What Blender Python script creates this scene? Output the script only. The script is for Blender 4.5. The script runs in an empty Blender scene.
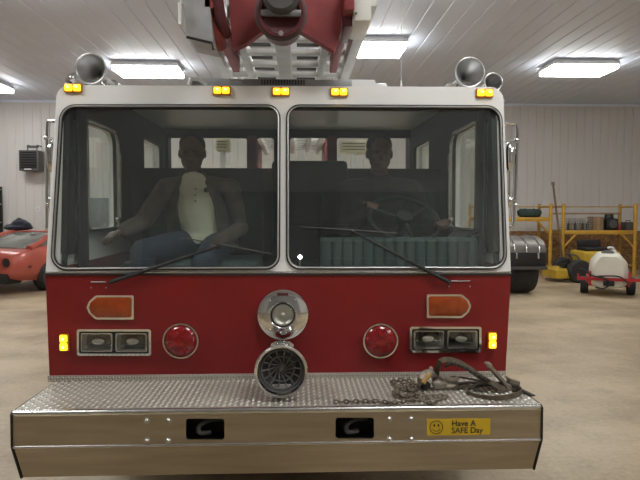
import bpy, bmesh, math, random
from mathutils import Vector, Matrix, Euler, geometry
random.seed(7)
V = Vector
PI = math.pi
scene = bpy.context.scene
COL = scene.collection

# ------------------------------------------------------------------ camera
EYE = V((0, 0, 1.65))
cam_d = bpy.data.cameras.new('camera')
cam_d.sensor_width = 36.0
FPX = 600.0
cam_d.lens = FPX / 640 * 36.0
cam_d.clip_start = 0.02
cam = bpy.data.objects.new('camera', cam_d)
COL.objects.link(cam)
YAW, PITCH = math.radians(2.19), math.radians(2.67)
cam.location = EYE
cam.rotation_euler = (PI / 2 - PITCH, 0, -YAW)
scene.camera = cam
RC = Euler((PI / 2 - PITCH, 0, -YAW)).to_matrix()


def ray(px, py):
    return RC @ V(((px - 320) / FPX, (240 - py) / FPX, -1))


def P(px, py, Y):            # point of the sight line at distance Y along the hall
    d = ray(px, py)
    return EYE + d * (Y / d.y)


def PZ(px, py, z):
    d = ray(px, py)
    return EYE + d * ((z - EYE.z) / d.z)


# ------------------------------------------------------------------ materials
def nodes_of(name):
    m = bpy.data.materials.new(name)
    m.use_nodes = True
    nt = m.node_tree
    return m, nt, nt.nodes['Principled BSDF']


def lnk(nt, a, b):
    nt.links.new(a, b)


def mat(name, col, rough=0.5, metal=0.0, coat=0.0, spec=0.5, var=0.0, vscale=6.0, bump=0.0, bscale=60.0,
        rvar=0.0, stretch=None, sheen=0.0, trans=0.0):
    m, nt, b = nodes_of(name)
    b.inputs['Base Color'].default_value = (*col, 1)
    b.inputs['Roughness'].default_value = rough
    b.inputs['Metallic'].default_value = metal
    b.inputs['Coat Weight'].default_value = coat
    b.inputs['Coat Roughness'].default_value = 0.08
    b.inputs['Specular IOR Level'].default_value = spec
    b.inputs['Sheen Weight'].default_value = sheen
    b.inputs['Transmission Weight'].default_value = trans
    tc = nt.nodes.new('ShaderNodeTexCoord')
    vec = tc.outputs['Object']
    if stretch:
        mp = nt.nodes.new('ShaderNodeMapping')
        mp.inputs['Scale'].default_value = stretch
        lnk(nt, vec, mp.inputs['Vector'])
        vec = mp.outputs['Vector']
    if var > 0 or rvar > 0:
        n = nt.nodes.new('ShaderNodeTexNoise')
        n.inputs['Scale'].default_value = vscale
        n.inputs['Detail'].default_value = 6
        lnk(nt, vec, n.inputs['Vector'])
        if var > 0:
            r = nt.nodes.new('ShaderNodeValToRGB')
            r.color_ramp.elements[0].position = 0.3
            r.color_ramp.elements[1].position = 0.7
            r.color_ramp.elements[0].color = (*[c * (1 - var) for c in col], 1)
            r.color_ramp.elements[1].color = (*[min(1, c * (1 + var)) for c in col], 1)
            lnk(nt, n.outputs['Fac'], r.inputs['Fac'])
            lnk(nt, r.outputs['Color'], b.inputs['Base Color'])
        if rvar > 0:
            mr = nt.nodes.new('ShaderNodeMapRange')
            mr.inputs['To Min'].default_value = max(0.02, rough - rvar)
            mr.inputs['To Max'].default_value = min(1, rough + rvar)
            lnk(nt, n.outputs['Fac'], mr.inputs['Value'])
            lnk(nt, mr.outputs['Result'], b.inputs['Roughness'])
    if bump > 0:
        n2 = nt.nodes.new('ShaderNodeTexNoise')
        n2.inputs['Scale'].default_value = bscale
        n2.inputs['Detail'].default_value = 4
        lnk(nt, vec, n2.inputs['Vector'])
        bp = nt.nodes.new('ShaderNodeBump')
        bp.inputs['Strength'].default_value = bump
        bp.inputs['Distance'].default_value = 0.01
        lnk(nt, n2.outputs['Fac'], bp.inputs['Height'])
        lnk(nt, bp.outputs['Normal'], b.inputs['Normal'])
    return m


def glass_mat(name, tint, refl=1.0, rough=0.0, haze=0.0):
    m = bpy.data.materials.new(name)
    m.use_nodes = True
    nt = m.node_tree
    nt.nodes.clear()
    out = nt.nodes.new('ShaderNodeOutputMaterial')
    lw = nt.nodes.new('ShaderNodeLayerWeight')
    lw.inputs['Blend'].default_value = 0.5
    pw = nt.nodes.new('ShaderNodeMath'); pw.operation = 'POWER'; pw.inputs[1].default_value = 5
    ma = nt.nodes.new('ShaderNodeMath'); ma.operation = 'MULTIPLY_ADD'
    ma.inputs[1].default_value = 0.95; ma.inputs[2].default_value = 0.045 * refl
    tr = nt.nodes.new('ShaderNodeBsdfTransparent'); tr.inputs['Color'].default_value = (*tint, 1)
    gl = nt.nodes.new('ShaderNodeBsdfGlossy'); gl.inputs['Roughness'].default_value = rough
    mx = nt.nodes.new('ShaderNodeMixShader')
    lnk(nt, lw.outputs['Facing'], pw.inputs[0]); lnk(nt, pw.outputs[0], ma.inputs[0])
    lnk(nt, ma.outputs[0], mx.inputs['Fac']); lnk(nt, tr.outputs[0], mx.inputs[1]); lnk(nt, gl.outputs[0], mx.inputs[2])
    last = mx.outputs[0]
    if haze > 0:
        df = nt.nodes.new('ShaderNodeBsdfDiffuse'); df.inputs['Color'].default_value = (.42, .5, .53, 1)  # pale bluish diffuse film: reflected veil on windshield, cloudiness on plastic wrap
        tc = nt.nodes.new('ShaderNodeTexCoord')
        n = nt.nodes.new('ShaderNodeTexNoise'); n.inputs['Scale'].default_value = 3; n.inputs['Detail'].default_value = 6
        lnk(nt, tc.outputs['Object'], n.inputs['Vector'])
        mu = nt.nodes.new('ShaderNodeMath'); mu.operation = 'MULTIPLY'; mu.inputs[1].default_value = haze * 2
        lnk(nt, n.outputs['Fac'], mu.inputs[0])
        m2 = nt.nodes.new('ShaderNodeMixShader')
        lnk(nt, mu.outputs[0], m2.inputs['Fac']); lnk(nt, last, m2.inputs[1]); lnk(nt, df.outputs[0], m2.inputs[2])
        last = m2.outputs[0]
    lnk(nt, last, out.inputs['Surface'])
    return m


def emit_mat(name, col, strength, base=None):
    m, nt, b = nodes_of(name)
    b.inputs['Base Color'].default_value = (*(base or col), 1)
    b.inputs['Emission Color'].default_value = (*col, 1)
    b.inputs['Emission Strength'].default_value = strength
    b.inputs['Roughness'].default_value = 0.3
    return m


def concrete():
    m, nt, b = nodes_of('concrete')
    tc = nt.nodes.new('ShaderNodeTexCoord')
    n = nt.nodes.new('ShaderNodeTexNoise'); n.inputs['Scale'].default_value = 0.55; n.inputs['Detail'].default_value = 9
    n.inputs['Roughness'].default_value = 0.65
    n2 = nt.nodes.new('ShaderNodeTexNoise'); n2.inputs['Scale'].default_value = 26; n2.inputs['Detail'].default_value = 5
    mp = nt.nodes.new('ShaderNodeMapping'); mp.inputs['Scale'].default_value = (0.7, 1.3, 1)
    n3 = nt.nodes.new('ShaderNodeTexNoise'); n3.inputs['Scale'].default_value = 0.8; n3.inputs['Detail'].default_value = 5
    for q in (n, n2):
        lnk(nt, tc.outputs['Object'], q.inputs['Vector'])
    lnk(nt, tc.outputs['Object'], mp.inputs['Vector']); lnk(nt, mp.outputs['Vector'], n3.inputs['Vector'])
    a = nt.nodes.new('ShaderNodeMath'); a.operation = 'MULTIPLY_ADD'; a.inputs[1].default_value = 0.25
    lnk(nt, n2.outputs['Fac'], a.inputs[0]); lnk(nt, n.outputs['Fac'], a.inputs[2])
    a2 = nt.nodes.new('ShaderNodeMath'); a2.operation = 'MULTIPLY_ADD'; a2.inputs[1].default_value = 0.5
    lnk(nt, n3.outputs['Fac'], a2.inputs[0]); lnk(nt, a.outputs[0], a2.inputs[2])
    r = nt.nodes.new('ShaderNodeValToRGB')
    e = r.color_ramp.elements
    e[0].position = 0.66; e[0].color = (0.25, 0.18, 0.105, 1)
    e[1].position = 1.08; e[1].color = (0.55, 0.445, 0.30, 1)
    k = e.new(0.84); k.color = (0.40, 0.315, 0.205, 1)
    lnk(nt, a2.outputs[0], r.inputs['Fac'])
    n4 = nt.nodes.new('ShaderNodeTexNoise'); n4.inputs['Scale'].default_value = 0.9; n4.inputs['Detail'].default_value = 12; n4.inputs['Roughness'].default_value = 0.75
    lnk(nt, tc.outputs['Object'], n4.inputs['Vector'])
    st = nt.nodes.new('ShaderNodeMapRange'); st.inputs['From Min'].default_value = 0.56; st.inputs['From Max'].default_value = 0.68
    st.inputs['To Max'].default_value = 0.45
    lnk(nt, n4.outputs['Fac'], st.inputs['Value'])
    mx = nt.nodes.new('ShaderNodeMix'); mx.data_type = 'RGBA'; mx.inputs[7].default_value = (0.21, 0.15, 0.085, 1)
    lnk(nt, st.outputs['Result'], mx.inputs[0]); lnk(nt, r.outputs['Color'], mx.inputs[6])
    lnk(nt, mx.outputs[2], b.inputs['Base Color'])
    b.inputs['Roughness'].default_value = 0.42
    b.inputs['Specular IOR Level'].default_value = 0.4
    return m


def osb():
    m, nt, b = nodes_of('osb')
    tc = nt.nodes.new('ShaderNodeTexCoord')
    mp = nt.nodes.new('ShaderNodeMapping'); mp.inputs['Scale'].default_value = (7, 7, 13)
    vo = nt.nodes.new('ShaderNodeTexVoronoi'); vo.inputs['Scale'].default_value = 2.2
    lnk(nt, tc.outputs['Object'], mp.inputs['Vector']); lnk(nt, mp.outputs['Vector'], vo.inputs['Vector'])
    r = nt.nodes.new('ShaderNodeValToRGB')
    r.color_ramp.elements[0].color = (0.17, 0.085, 0.03, 1)
    r.color_ramp.elements[1].color = (0.40, 0.22, 0.09, 1)
    sp = nt.nodes.new('ShaderNodeSeparateColor')
    lnk(nt, vo.outputs['Color'], sp.inputs[0]); lnk(nt, sp.outputs[0], r.inputs['Fac'])
    lnk(nt, r.outputs['Color'], b.inputs['Base Color'])
    b.inputs['Roughness'].default_value = 0.7
    return m


M = dict(
    red=mat('red_paint', (0.225, 0.010, 0.013), 0.34, coat=0.12, var=0.06, vscale=3, spec=0.4),
    red_dull=mat('worn_red_paint', (0.24, 0.040, 0.042), 0.5, var=0.25, vscale=9),
    dark_red=mat('dark_red_paint', (0.10, 0.022, 0.027), 0.45, var=0.2, vscale=9),
    white=mat('cream_white_paint', (0.84, 0.835, 0.82), 0.35, coat=0.2, var=0.03, vscale=3),
    ladder=mat('ladder_aluminium', (0.62, 0.61, 0.58), 0.45, metal=0.35, var=0.12, vscale=8),
    ladder_white=mat('ladder_white_paint', (0.74, 0.73, 0.70), 0.5, var=0.08, vscale=7),
    horn=mat('bright_satin', (0.60, 0.60, 0.60), 0.36, metal=0.95),
    frosted=mat('frosted_lamp', (0.66, 0.66, 0.63), 0.25, metal=0.4),
    grille=mat('grille_grey', (0.14, 0.14, 0.14), 0.45, metal=0.3),
    grey=mat('grey_metal', (0.36, 0.36, 0.36), 0.5, metal=0.3, var=0.15, vscale=10),
    steel=mat('brushed_steel', (0.37, 0.32, 0.25), 0.33, metal=0.95, var=0.13, vscale=5, rvar=0.1, stretch=(0.5, 1, 5), bump=0.08, bscale=60),
    tread=mat('tread_plate', (0.44, 0.41, 0.36), 0.5, metal=0.45, var=0.16, vscale=2.5, rvar=0.1),
    chrome=mat('chrome', (0.72, 0.72, 0.72), 0.08, metal=1.0),
    satin=mat('satin_metal', (0.58, 0.57, 0.55), 0.24, metal=1.0, var=0.1, vscale=20),
    lozenge=mat('polished_tread', (0.86, 0.83, 0.76), 0.3, metal=0.85),
    bolt=mat('zinc_bolt', (0.42, 0.4, 0.37), 0.3, metal=0.9),
    rubber=mat('black_rubber', (0.016, 0.016, 0.017), 0.6),
    tyre=mat('tyre_rubber', (0.028, 0.027, 0.026), 0.8, var=0.3, vscale=14, bump=0.2),
    black=mat('black_metal', (0.012, 0.012, 0.012), 0.5),
    pocket=mat('pocket_black', (0.016, 0.015, 0.014), 0.7),
    lining=mat('cab_lining', (0.012, 0.013, 0.0135), 0.7, var=0.2, vscale=8),
    teal=mat('teal_vinyl', (0.05, 0.08, 0.078), 0.45, var=0.1, vscale=6),
    windshield=glass_mat('windshield_glass', (0.965, 0.985, 0.97), 1.3, haze=0.026),  # veil of reflected ceiling put into the glass colour
    sideglass=glass_mat('side_glass', (0.96, 0.99, 0.965), 0.8),
    carglass=mat('car_glass', (0.19, 0.20, 0.18), 0.12, metal=0.0, coat=0.4, var=0.35, vscale=2.5),
    clearlens=glass_mat('clear_lens', (0.9, 0.9, 0.88), 1.6, rough=0.05),
    amberlens=mat('amber_lens', (0.33, 0.05, 0.005), 0.18, coat=0.5, var=0.2, vscale=25),
    redlens=mat('red_lens', (0.24, 0.004, 0.007), 0.16, coat=0.6, var=0.3, vscale=30),
    amberlit=emit_mat('amber_lit', (1.0, 0.56, 0.02), 3.0),
    amberhot=emit_mat('amber_hot', (1.0, 0.74, 0.22), 5.0),
    amberbody=mat('amber_body', (0.50, 0.20, 0.01), 0.3, coat=0.3),
    reflector=mat('lamp_reflector', (0.80, 0.80, 0.77), 0.38, metal=1.0),
    yellow=mat('yellow_paint', (0.55, 0.30, 0.035), 0.45, var=0.15, vscale=6),
    mower=mat('mower_yellow', (0.52, 0.33, 0.03), 0.4, var=0.15, vscale=5),
    sticker=mat('yellow_sticker', (0.56, 0.37, 0.015), 0.45),
    ink=mat('black_ink', (0.012, 0.012, 0.01), 0.5),
    coral=mat('coral_paint', (0.42, 0.085, 0.058), 0.4, coat=0.3, var=0.08, vscale=2),
    navy=mat('navy_cloth', (0.008, 0.010, 0.022), 0.9, var=0.3, vscale=8, sheen=0.2),
    wall=mat('wall_metal', (0.63, 0.605, 0.575), 0.5, var=0.03, vscale=0.7),
    ceil=mat('ceiling_metal', (0.70, 0.75, 0.86), 0.55, var=0.05, vscale=0.5),
    fdoor=mat('overhead_door', (0.30, 0.30, 0.30), 0.55),
    concrete=concrete(), osb=osb(),
    lamp=emit_mat('lamp_diffuser', (0.98, 0.99, 0.975), 33.0, (0.9, 0.9, 0.9)),
    lamphouse=mat('lamp_housing', (0.7, 0.7, 0.7), 0.5),
    poly=mat('white_poly_tank', (0.72, 0.69, 0.60), 0.45, var=0.05, vscale=4),
    sprayred=mat('sprayer_red', (0.42, 0.022, 0.028), 0.45),
    wood=mat('bare_wood', (0.14, 0.08, 0.042), 0.7, var=0.3, vscale=9, stretch=(8, 8, 1)),
    board=mat('scaffold_board', (0.33, 0.22, 0.12), 0.75, var=0.25, vscale=4, stretch=(1, 8, 8)),
    cardboard=mat('cardboard', (0.25, 0.16, 0.085), 0.8, var=0.15, vscale=6),
    green=mat('dark_green_cloth', (0.03, 0.055, 0.045), 0.8, var=0.3, vscale=7),
    darkgrey=mat('dark_grey_plastic', (0.075, 0.072, 0.07), 0.55),
    fender=mat('dull_fender_steel', (0.17, 0.155, 0.135), 0.5, metal=0.4, var=0.2, vscale=6),
    skin=mat('skin', (0.12, 0.062, 0.043), 0.55, var=0.1, vscale=12),
    hair=mat('dark_hair', (0.02, 0.015, 0.012), 0.6, bump=0.5, bscale=90),
    shirt=mat('cream_shirt', (0.80, 0.80, 0.62), 0.8, bump=0.25, bscale=14, sheen=0.2),
    jacket=mat('brown_jacket', (0.11, 0.088, 0.07), 0.85, var=0.4, vscale=10, bump=0.4, bscale=18),
    darkjacket=mat('dark_jacket', (0.028, 0.023, 0.022), 0.85, var=0.35, vscale=10, bump=0.4, bscale=18),
    jeans=mat('blue_jeans', (0.022, 0.036, 0.06), 0.85, var=0.3, vscale=12, bump=0.3, bscale=30),
    strap=mat('worn_webbing', (0.11, 0.085, 0.055), 0.85, var=0.35, vscale=30, bump=0.5, bscale=200),
    braid=mat('dark_braid', (0.03, 0.025, 0.02), 0.7, var=0.5, vscale=60),
    rust=mat('rusty_steel', (0.20, 0.165, 0.125), 0.65, metal=0.3, var=0.5, vscale=25),
    castgrey=mat('cast_ratchet', (0.33, 0.29, 0.235), 0.5, metal=0.5, var=0.3, vscale=30),
    yhook=mat('yellow_hook', (0.40, 0.24, 0.06), 0.55, var=0.3, vscale=30),
    plastic=glass_mat('clear_plastic', (0.75, 0.78, 0.76), 3.0, rough=0.15, haze=0.25),
    cream_box=mat('cream_box', (0.62, 0.56, 0.36), 0.5),
)


# ------------------------------------------------------------------ mesh builder
def rounded(pts, r, n=5):
    """2D polygon with rounded corners (r one radius or a list)"""
    out = []
    N = len(pts)
    for i in range(N):
        p = V(pts[i][:2]); a = V(pts[i - 1][:2]); b = V(pts[(i + 1) % N][:2])
        ri = r[i] if isinstance(r, (list, tuple)) else r
        if ri <= 1e-6:
            out.append((p.x, p.y)); continue
        u = (a - p).normalized(); v = (b - p).normalized()
        ang = u.angle(v)
        d = min(ri / math.tan(ang / 2), (a - p).length * .49, (b - p).length * .49)
        rr = d * math.tan(ang / 2)
        c = p + (u + v).normalized() * (rr / math.sin(ang / 2))
        s = p + u * d - c; e = p + v * d - c
        a0 = math.atan2(s.y, s.x); a1 = math.atan2(e.y, e.x)
        da = (a1 - a0 + PI) % (2 * PI) - PI
        for k in range(n + 1):
            t = a0 + da * k / n
            out.append((c.x + rr * math.cos(t), c.y + rr * math.sin(t)))
    return out


def frame_for(d):
    d = d.normalized()
    up = V((0, 0, 1)) if abs(d.z) < 0.95 else V((1, 0, 0))
    a = d.cross(up).normalized()
    return a, a.cross(d).normalized()


class MB:
    def __init__(s):
        s.bm = bmesh.new(); s.mi = 0

    def m(s, i):
        s.mi = i; return s

    def face(s, vs):
        try:
            f = s.bm.faces.new(vs); f.material_index = s.mi; return f
        except ValueError:
            return None

    def box(s, c, size, bev=0.0, rot=None, seg=2):
        c = V(c)
        M4 = Matrix.Translation(c) @ (rot.to_4x4() if rot else Matrix()) @ Matrix.Diagonal((*size, 1))
        r = bmesh.ops.create_cube(s.bm, size=1, matrix=M4)
        vs = r['verts']
        fs = set(f for v in vs for f in v.link_faces)
        for f in fs: f.material_index = s.mi
        if bev > 0:
            es = list(set(e for v in vs for e in v.link_edges))
            bmesh.ops.bevel(s.bm, geom=es, offset=bev, segments=seg, affect='EDGES', profile=0.5)
        return s

    def b2(s, lo, hi, bev=0.0, seg=2):
        lo, hi = V(lo), V(hi)
        return s.box((lo + hi) / 2, [abs(q) for q in (hi - lo)], bev, seg=seg)

    def loft(s, rings, closed=True, cap=True, loop=False):
        R = [[s.bm.verts.new(p) for p in r] for r in rings]
        n = len(R[0])
        K = len(R)
        for k in range(K if loop else K - 1):
            A, B = R[k], R[(k + 1) % K]
            for i in range(n if closed else n - 1):
                j = (i + 1) % n
                s.face([A[i], A[j], B[j], B[i]])
        if cap and not loop and closed:
            s.face(R[0]); s.face(R[-1])
        return s

    def cyl(s, p0, p1, r0, r1=None, n=16, cap=True):
        p0, p1 = V(p0), V(p1); r1 = r0 if r1 is None else r1
        a, b = frame_for(p1 - p0)
        rg = lambda p, r: [p + a * (r * math.cos(2 * PI * i / n)) + b * (r * math.sin(2 * PI * i / n)) for i in range(n)]
        return s.loft([rg(p0, r0), rg(p1, r1)], cap=cap)

    def tube(s, pts, r, n=10, loop=False, flat=None):
        """swept round (or flat=(w,h)) tube along points; r a number or a list"""
        pts = [V(p) for p in pts]; K = len(pts); rings = []
        pa = None
        for k in range(K):
            if loop: d = pts[(k + 1) % K] - pts[k - 1]
            else: d = pts[min(k + 1, K - 1)] - pts[max(k - 1, 0)]
            d.normalize()
            if pa is None or (pa - d * pa.dot(d)).length < 1e-4: a, b = frame_for(d)
            else:
                a = (pa - d * pa.dot(d)).normalized(); b = a.cross(d).normalized()
            pa = a
            rk = r[k] if isinstance(r, (list, tuple)) else r
            if flat:
                w, h = flat
                rings.append([pts[k] + a * x + b * y for x, y in ((-w, -h), (w, -h), (w, h), (-w, h))])
            else:
                rings.append([pts[k] + a * (rk * math.cos(2 * PI * i / n)) + b * (rk * math.sin(2 * PI * i / n)) for i in range(n)])
        return s.loft(rings, loop=loop)

    def lathe(s, prof, o, axis=(0, -1, 0), n=28, cap=True):
        """prof: (radius, distance along axis)"""
        o = V(o); ax = V(axis).normalized(); a, b = frame_for(ax)
        rings = [[o + ax * h + a * (max(r, 1e-5) * math.cos(2 * PI * i / n)) + b * (max(r, 1e-5) * math.sin(2 * PI * i / n)) for i in range(n)] for r, h in prof]
        return s.loft(rings, cap=cap)

    def plate(s, loops, fm, t):
        """outline (+ holes) as 2D loops, mapped through fm(u, v, w), w from 0 to t"""
        flat = [p for l in loops for p in l]
        tris = geometry.tessellate_polygon([[V((p[0], p[1], 0)) for p in l] for l in loops])
        A = [s.bm.verts.new(fm(p[0], p[1], 0)) for p in flat]
        B = [s.bm.verts.new(fm(p[0], p[1], t)) for p in flat]
        for tr in tris:
            s.face([A[i] for i in tr]); s.face([B[i] for i in reversed(tr)])
        k = 0
        for l in loops:
            n = len(l)
            for i in range(n):
                j = (i + 1) % n
                s.face([A[k + i], A[k + j], B[k + j], B[k + i]])
            k += n
        return s

    def ball(s, c, r, n=16, m=10, rot=None):
        r = (r, r, r) if not hasattr(r, '__len__') else r
        M4 = Matrix.Translation(V(c)) @ (rot.to_4x4() if rot else Matrix()) @ Matrix.Diagonal((*r, 1))
        q = bmesh.ops.create_uvsphere(s.bm, u_segments=n, v_segments=m, radius=1, matrix=M4)
        for f in set(f for v in q['verts'] for f in v.link_faces): f.material_index = s.mi
        return s

    def torus(s, c, R, r, axis=(0, 1, 0), n=32, k=10):
        a, b = frame_for(V(axis)); c = V(c)
        return s.tube([c + a * (R * math.cos(2 * PI * i / n)) + b * (R * math.sin(2 * PI * i / n)) for i in range(n)], r, k, loop=True)

    def build(s, name, mats, parent=None, smooth=35, loc=None):
        bmesh.ops.recalc_face_normals(s.bm, faces=s.bm.faces)
        off = V((0, 0, 0))
        p = parent
        while p is not None:
            off += p.location; p = p.parent
        if loc is not None: off += V(loc)
        if off.length > 0: bmesh.ops.translate(s.bm, verts=s.bm.verts, vec=-off)
        me = bpy.data.meshes.new(name); s.bm.to_mesh(me); s.bm.free()
        mats = mats if isinstance(mats, (list, tuple)) else [mats]
        for q in mats: me.materials.append(M[q] if isinstance(q, str) else q)
        if smooth:
            me.polygons.foreach_set('use_smooth', [True] * len(me.polygons))
            me.set_sharp_from_angle(angle=math.radians(smooth))
        o = bpy.data.objects.new(name, me); COL.objects.link(o)
        if parent is not None: o.parent = parent
        if loc is not None: o.location = loc
        return o


def tag(o, label=None, cat=None, group=None, kind=None):
    if label: o['label'] = label
    if cat: o['category'] = cat
    if group: o['group'] = group
    if kind: o['kind'] = kind
    return o


def thing(name, loc, label, cat, group=None):
    o = bpy.data.objects.new(name, None); COL.objects.link(o); o.location = loc
    o.empty_display_size = 0.1
    return tag(o, label, cat, group)


def place(o, loc, rz):          # turn a thing that was built around the origin
    o.location = loc; o.rotation_euler = (0, 0, rz)


def copy_tree(o, parent=None):
    c = o.copy(); COL.objects.link(c)
    if parent is not None: c.parent = parent
    for ch in [q for q in COL.objects if q.parent == o]: copy_tree(ch, c)
    return c


def spline(pts, n=8, loop=False):
    pts = [V(p) for p in pts]; K = len(pts); out = []
    for k in range(K if loop else K - 1):
        if loop: p0, p1, p2, p3 = pts[k - 1], pts[k], pts[(k + 1) % K], pts[(k + 2) % K]
        else: p0, p1, p2, p3 = pts[max(k - 1, 0)], pts[k], pts[k + 1], pts[min(k + 2, K - 1)]
        for i in range(n):
            t = i / n
            out.append(0.5 * ((2 * p1) + (p2 - p0) * t + (2 * p0 - 5 * p1 + 4 * p2 - p3) * t * t + (3 * p1 - p0 - 3 * p2 + p3) * t ** 3))
    if not loop: out.append(pts[-1])
    return out


# ================================================================== the hall
XL, XR, YF, YB, ZC = -11.5, 12.5, -5.2, 17.0, 4.72
tag(MB().b2((XL - .2, YF - .2, -0.2), (XR + .2, YB + .2, 0)).build('floor', 'concrete', smooth=0), kind='structure')


def ribbed(a, b, pitch, mapf, length, groove=0.03, depth=0.022, t=0.08, seam=0.012):
    """panel skin with a pressed groove every pitch; profile runs a..b, extruded over length"""
    prof = []
    x = a
    while x < b:
        e = min(x + pitch, b)
        prof += [(x, 0), (e - groove, 0), (e - groove + seam, depth), (e - seam, depth)]
        x = e
    prof += [(b, 0), (b, t), (a, t)]
    mb = MB()
    mb.loft([[mapf(u, w, l) for u, w in prof] for l in length])
    return mb


def ribsheet(a, b, pitch, mapf, length, depth=0.02):
    prof = []
    x = a
    while x < b - 1e-6:
        e = min(x + pitch, b)
        prof += [(x, 0), (e - 0.035, 0), (e - 0.026, depth), (e - 0.009, depth)]
        x = e
    prof.append((b, 0))
    mb = MB()
    R = [[mb.bm.verts.new(mapf(u, w, l)) for u, w in prof] for l in length]
    for i in range(len(prof) - 1):
        mb.face([R[0][i], R[0][i + 1], R[1][i + 1], R[1][i]])
    # back sheet keeps the wall thick
    B = [mb.bm.verts.new(mapf(u, 0.1, l)) for u, l in ((a, length[0]), (b, length[0]), (b, length[1]), (a, length[1]))]
    mb.face(B)
    mb.face([R[0][0], B[0], B[3], R[1][0]]); mb.face([R[0][-1], B[1], B[2], R[1][-1]])
    return mb


tag(ribsheet(XL, XR, 0.30, lambda u, w, l: V((u, l, ZC + w)), (YF, YB), 0.011).build('ceiling', 'ceil', smooth=0), kind='structure')
tag(ribsheet(XL, XR, 0.235, lambda u, w, l: V((u, YB + w, l)), (0, ZC), 0.015).build('wall_back', 'wall', smooth=0), kind='structure')
tag(ribsheet(YF, YB, 0.235, lambda u, w, l: V((XL - w, u, l)), (0, ZC), 0.015).build('wall_left', 'wall', smooth=0), kind='structure')
tag(ribsheet(YF, YB, 0.235, lambda u, w, l: V((XR + w, u, l)), (0, ZC), 0.015).build('wall_right', 'wall', smooth=0), kind='structure')
tag(ribsheet(XL, XR, 0.235, lambda u, w, l: V((u, YF - w, l)), (0, ZC), 0.015).build('wall_front', 'wall', smooth=0), kind='structure')
# overhead door behind the photographer: four tall sections
mb = MB()
for k in range(6):
    mb.b2((-3.0, YF + .005, 0.02 + k * 0.68), (3.0, YF + .06, 0.02 + k * 0.68 + 0.655), 0.008)
tag(mb.build('door_1', 'fdoor', smooth=0), kind='structure')
# wood board wainscot low on the right-hand part of the back wall
tag(MB().b2((3.4, YB - .03, 0), (XR, YB - .001, P(600, 231, YB).z)).build('trim_1', 'osb', smooth=0), kind='structure')
tag(MB().b2((XL, YB - .05, ZC - .05), (XR, YB - .001, ZC - .001)).build('trim_2', 'ceil', smooth=0), kind='structure')


# ceiling lights ---------------------------------------------------
def ceiling_light():
    r = thing('ceiling_light', (0, 0, 0), 'x', 'ceiling light')
    mb = MB()
    L, W = 1.30, 0.78
    mb.loft([[V((sx * l / 2, sy * w / 2, z)) for sx, sy in ((-1, -1), (1, -1), (1, 1), (-1, 1))] for l, w, z in ((L - .1, W - .1, .115), (L + .03, W + .03, 0.05), (L + .03, W + .03, 0.0))])
    mb.build('housing', 'lamphouse', r, smooth=0)
    MB().b2((-L / 2, -W / 2, -.085), (L / 2, W / 2, -.002), 0.015).build('diffuser', 'lamp', r, smooth=0)
    return r


LIGHTS = [
    (149, 71.5, None, 'lit ceiling light above the roof horn on the white cab corner beside the heater wall'),
    (367, 49.5, None, 'lit ceiling light beside the white ladder rail and the thin antenna'),
    (578, 70, None, 'lit ceiling light alone above the yellow scaffold shelves'),
    (-22, 87.5, None, 'far lit ceiling light cut by the photo edge above the wall heater'),
]
proto = ceiling_light()
first = True
ZL = ZC - .115
for px, py, _, lab in LIGHTS:
    o = proto if first else copy_tree(proto); first = False
    p = PZ(px, py, ZL - .03)
    o.location = (p.x, p.y, ZL); o['label'] = lab; o['group'] = 'ceiling lights in view'
for x, y in ((-3.5, 7.8), (1.5, 7.6), (-6.9, 6.2), (-3.1, 1.4), (1.5, 1.2), (5.9, 1.0), (8.6, 8.0), (5.6, -1.5)):  # first two inferred from glare; the others added to light walls and truck front
    o = copy_tree(proto); o.location = (x, y, ZL)
    o['label'] = 'unseen lit ceiling light overhead, placed to light hall and truck front'
    o['group'] = 'ceiling lights out of view'

# ================================================================== fire truck
T = thing('fire_truck', (-0.1, 3.2, 0), 'red and white fire truck with chrome siren and ladder, seen head on', 'fire truck')
ZBELT = P(278, 273.5, 3.2).z          # bottom of the white surround
ZTOP = P(278, 85.5, 3.32).z
ZLOW = P(278, 376, 3.28).z


def Yf(z):
    if z >= ZBELT: return 3.2 + 0.12 * (z - ZBELT) / (ZTOP - ZBELT)
    return 3.2 + 0.07 * (ZBELT - z) / (ZBELT - ZLOW)


def FP(px, py, off=0.0):      # (x, z) where a sight line meets the leaning front
    y = 3.2
    for _ in range(6):
        p = P(px, py, y); y = Yf(p.z) - off
    return (p.x, p.z)


def Fm(off=0.0):
    return lambda u, v, w: V((u, Yf(v) + off + w, v))


def F3(px, py, off=0.0):
    x, z = FP(px, py, off); return V((x, Yf(z) - off, z))


# --- white surround with two windshield openings
outer = rounded([FP(45.5, 274), FP(57, 85), FP(503, 87), FP(511, 274)], [0, .07, .07, 0])
winL = [FP(50.5, 270.5), FP(60.5, 104.5), FP(280.7, 104.5), FP(280.2, 269.5)]
winR = [FP(286, 269.5), FP(286, 104.5), FP(501.5, 105.5), FP(507, 269.5)]
RL, RR = [.085, .085, .075, .075], [.075, .075, .085, .085]
MB().plate([outer, rounded(winL, RL, 7), rounded(winR, RR, 7)], Fm(), 0.016).build('windshield_surround', 'white', T)


def inset(poly, d):
    out = []
    N = len(poly)
    c = sum((V(p) for p in poly), V((0, 0))) / N
    for i in range(N):
        p = V(poly[i]); a = V(poly[i - 1]); b = V(poly[(i + 1) % N])
        n1 = (p - a).normalized(); n1 = V((-n1.y, n1.x)); n2 = (b - p).normalized(); n2 = V((-n2.y, n2.x))
        if n1.dot(c - p) < 0: n1 = -n1
        if n2.dot(c - p) < 0: n2 = -n2
        bis = (n1 + n2).normalized()
        q = p + bis * (d / max(.3, bis.dot(n1)))
        out.append((q.x, q.y))
    return out


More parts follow.
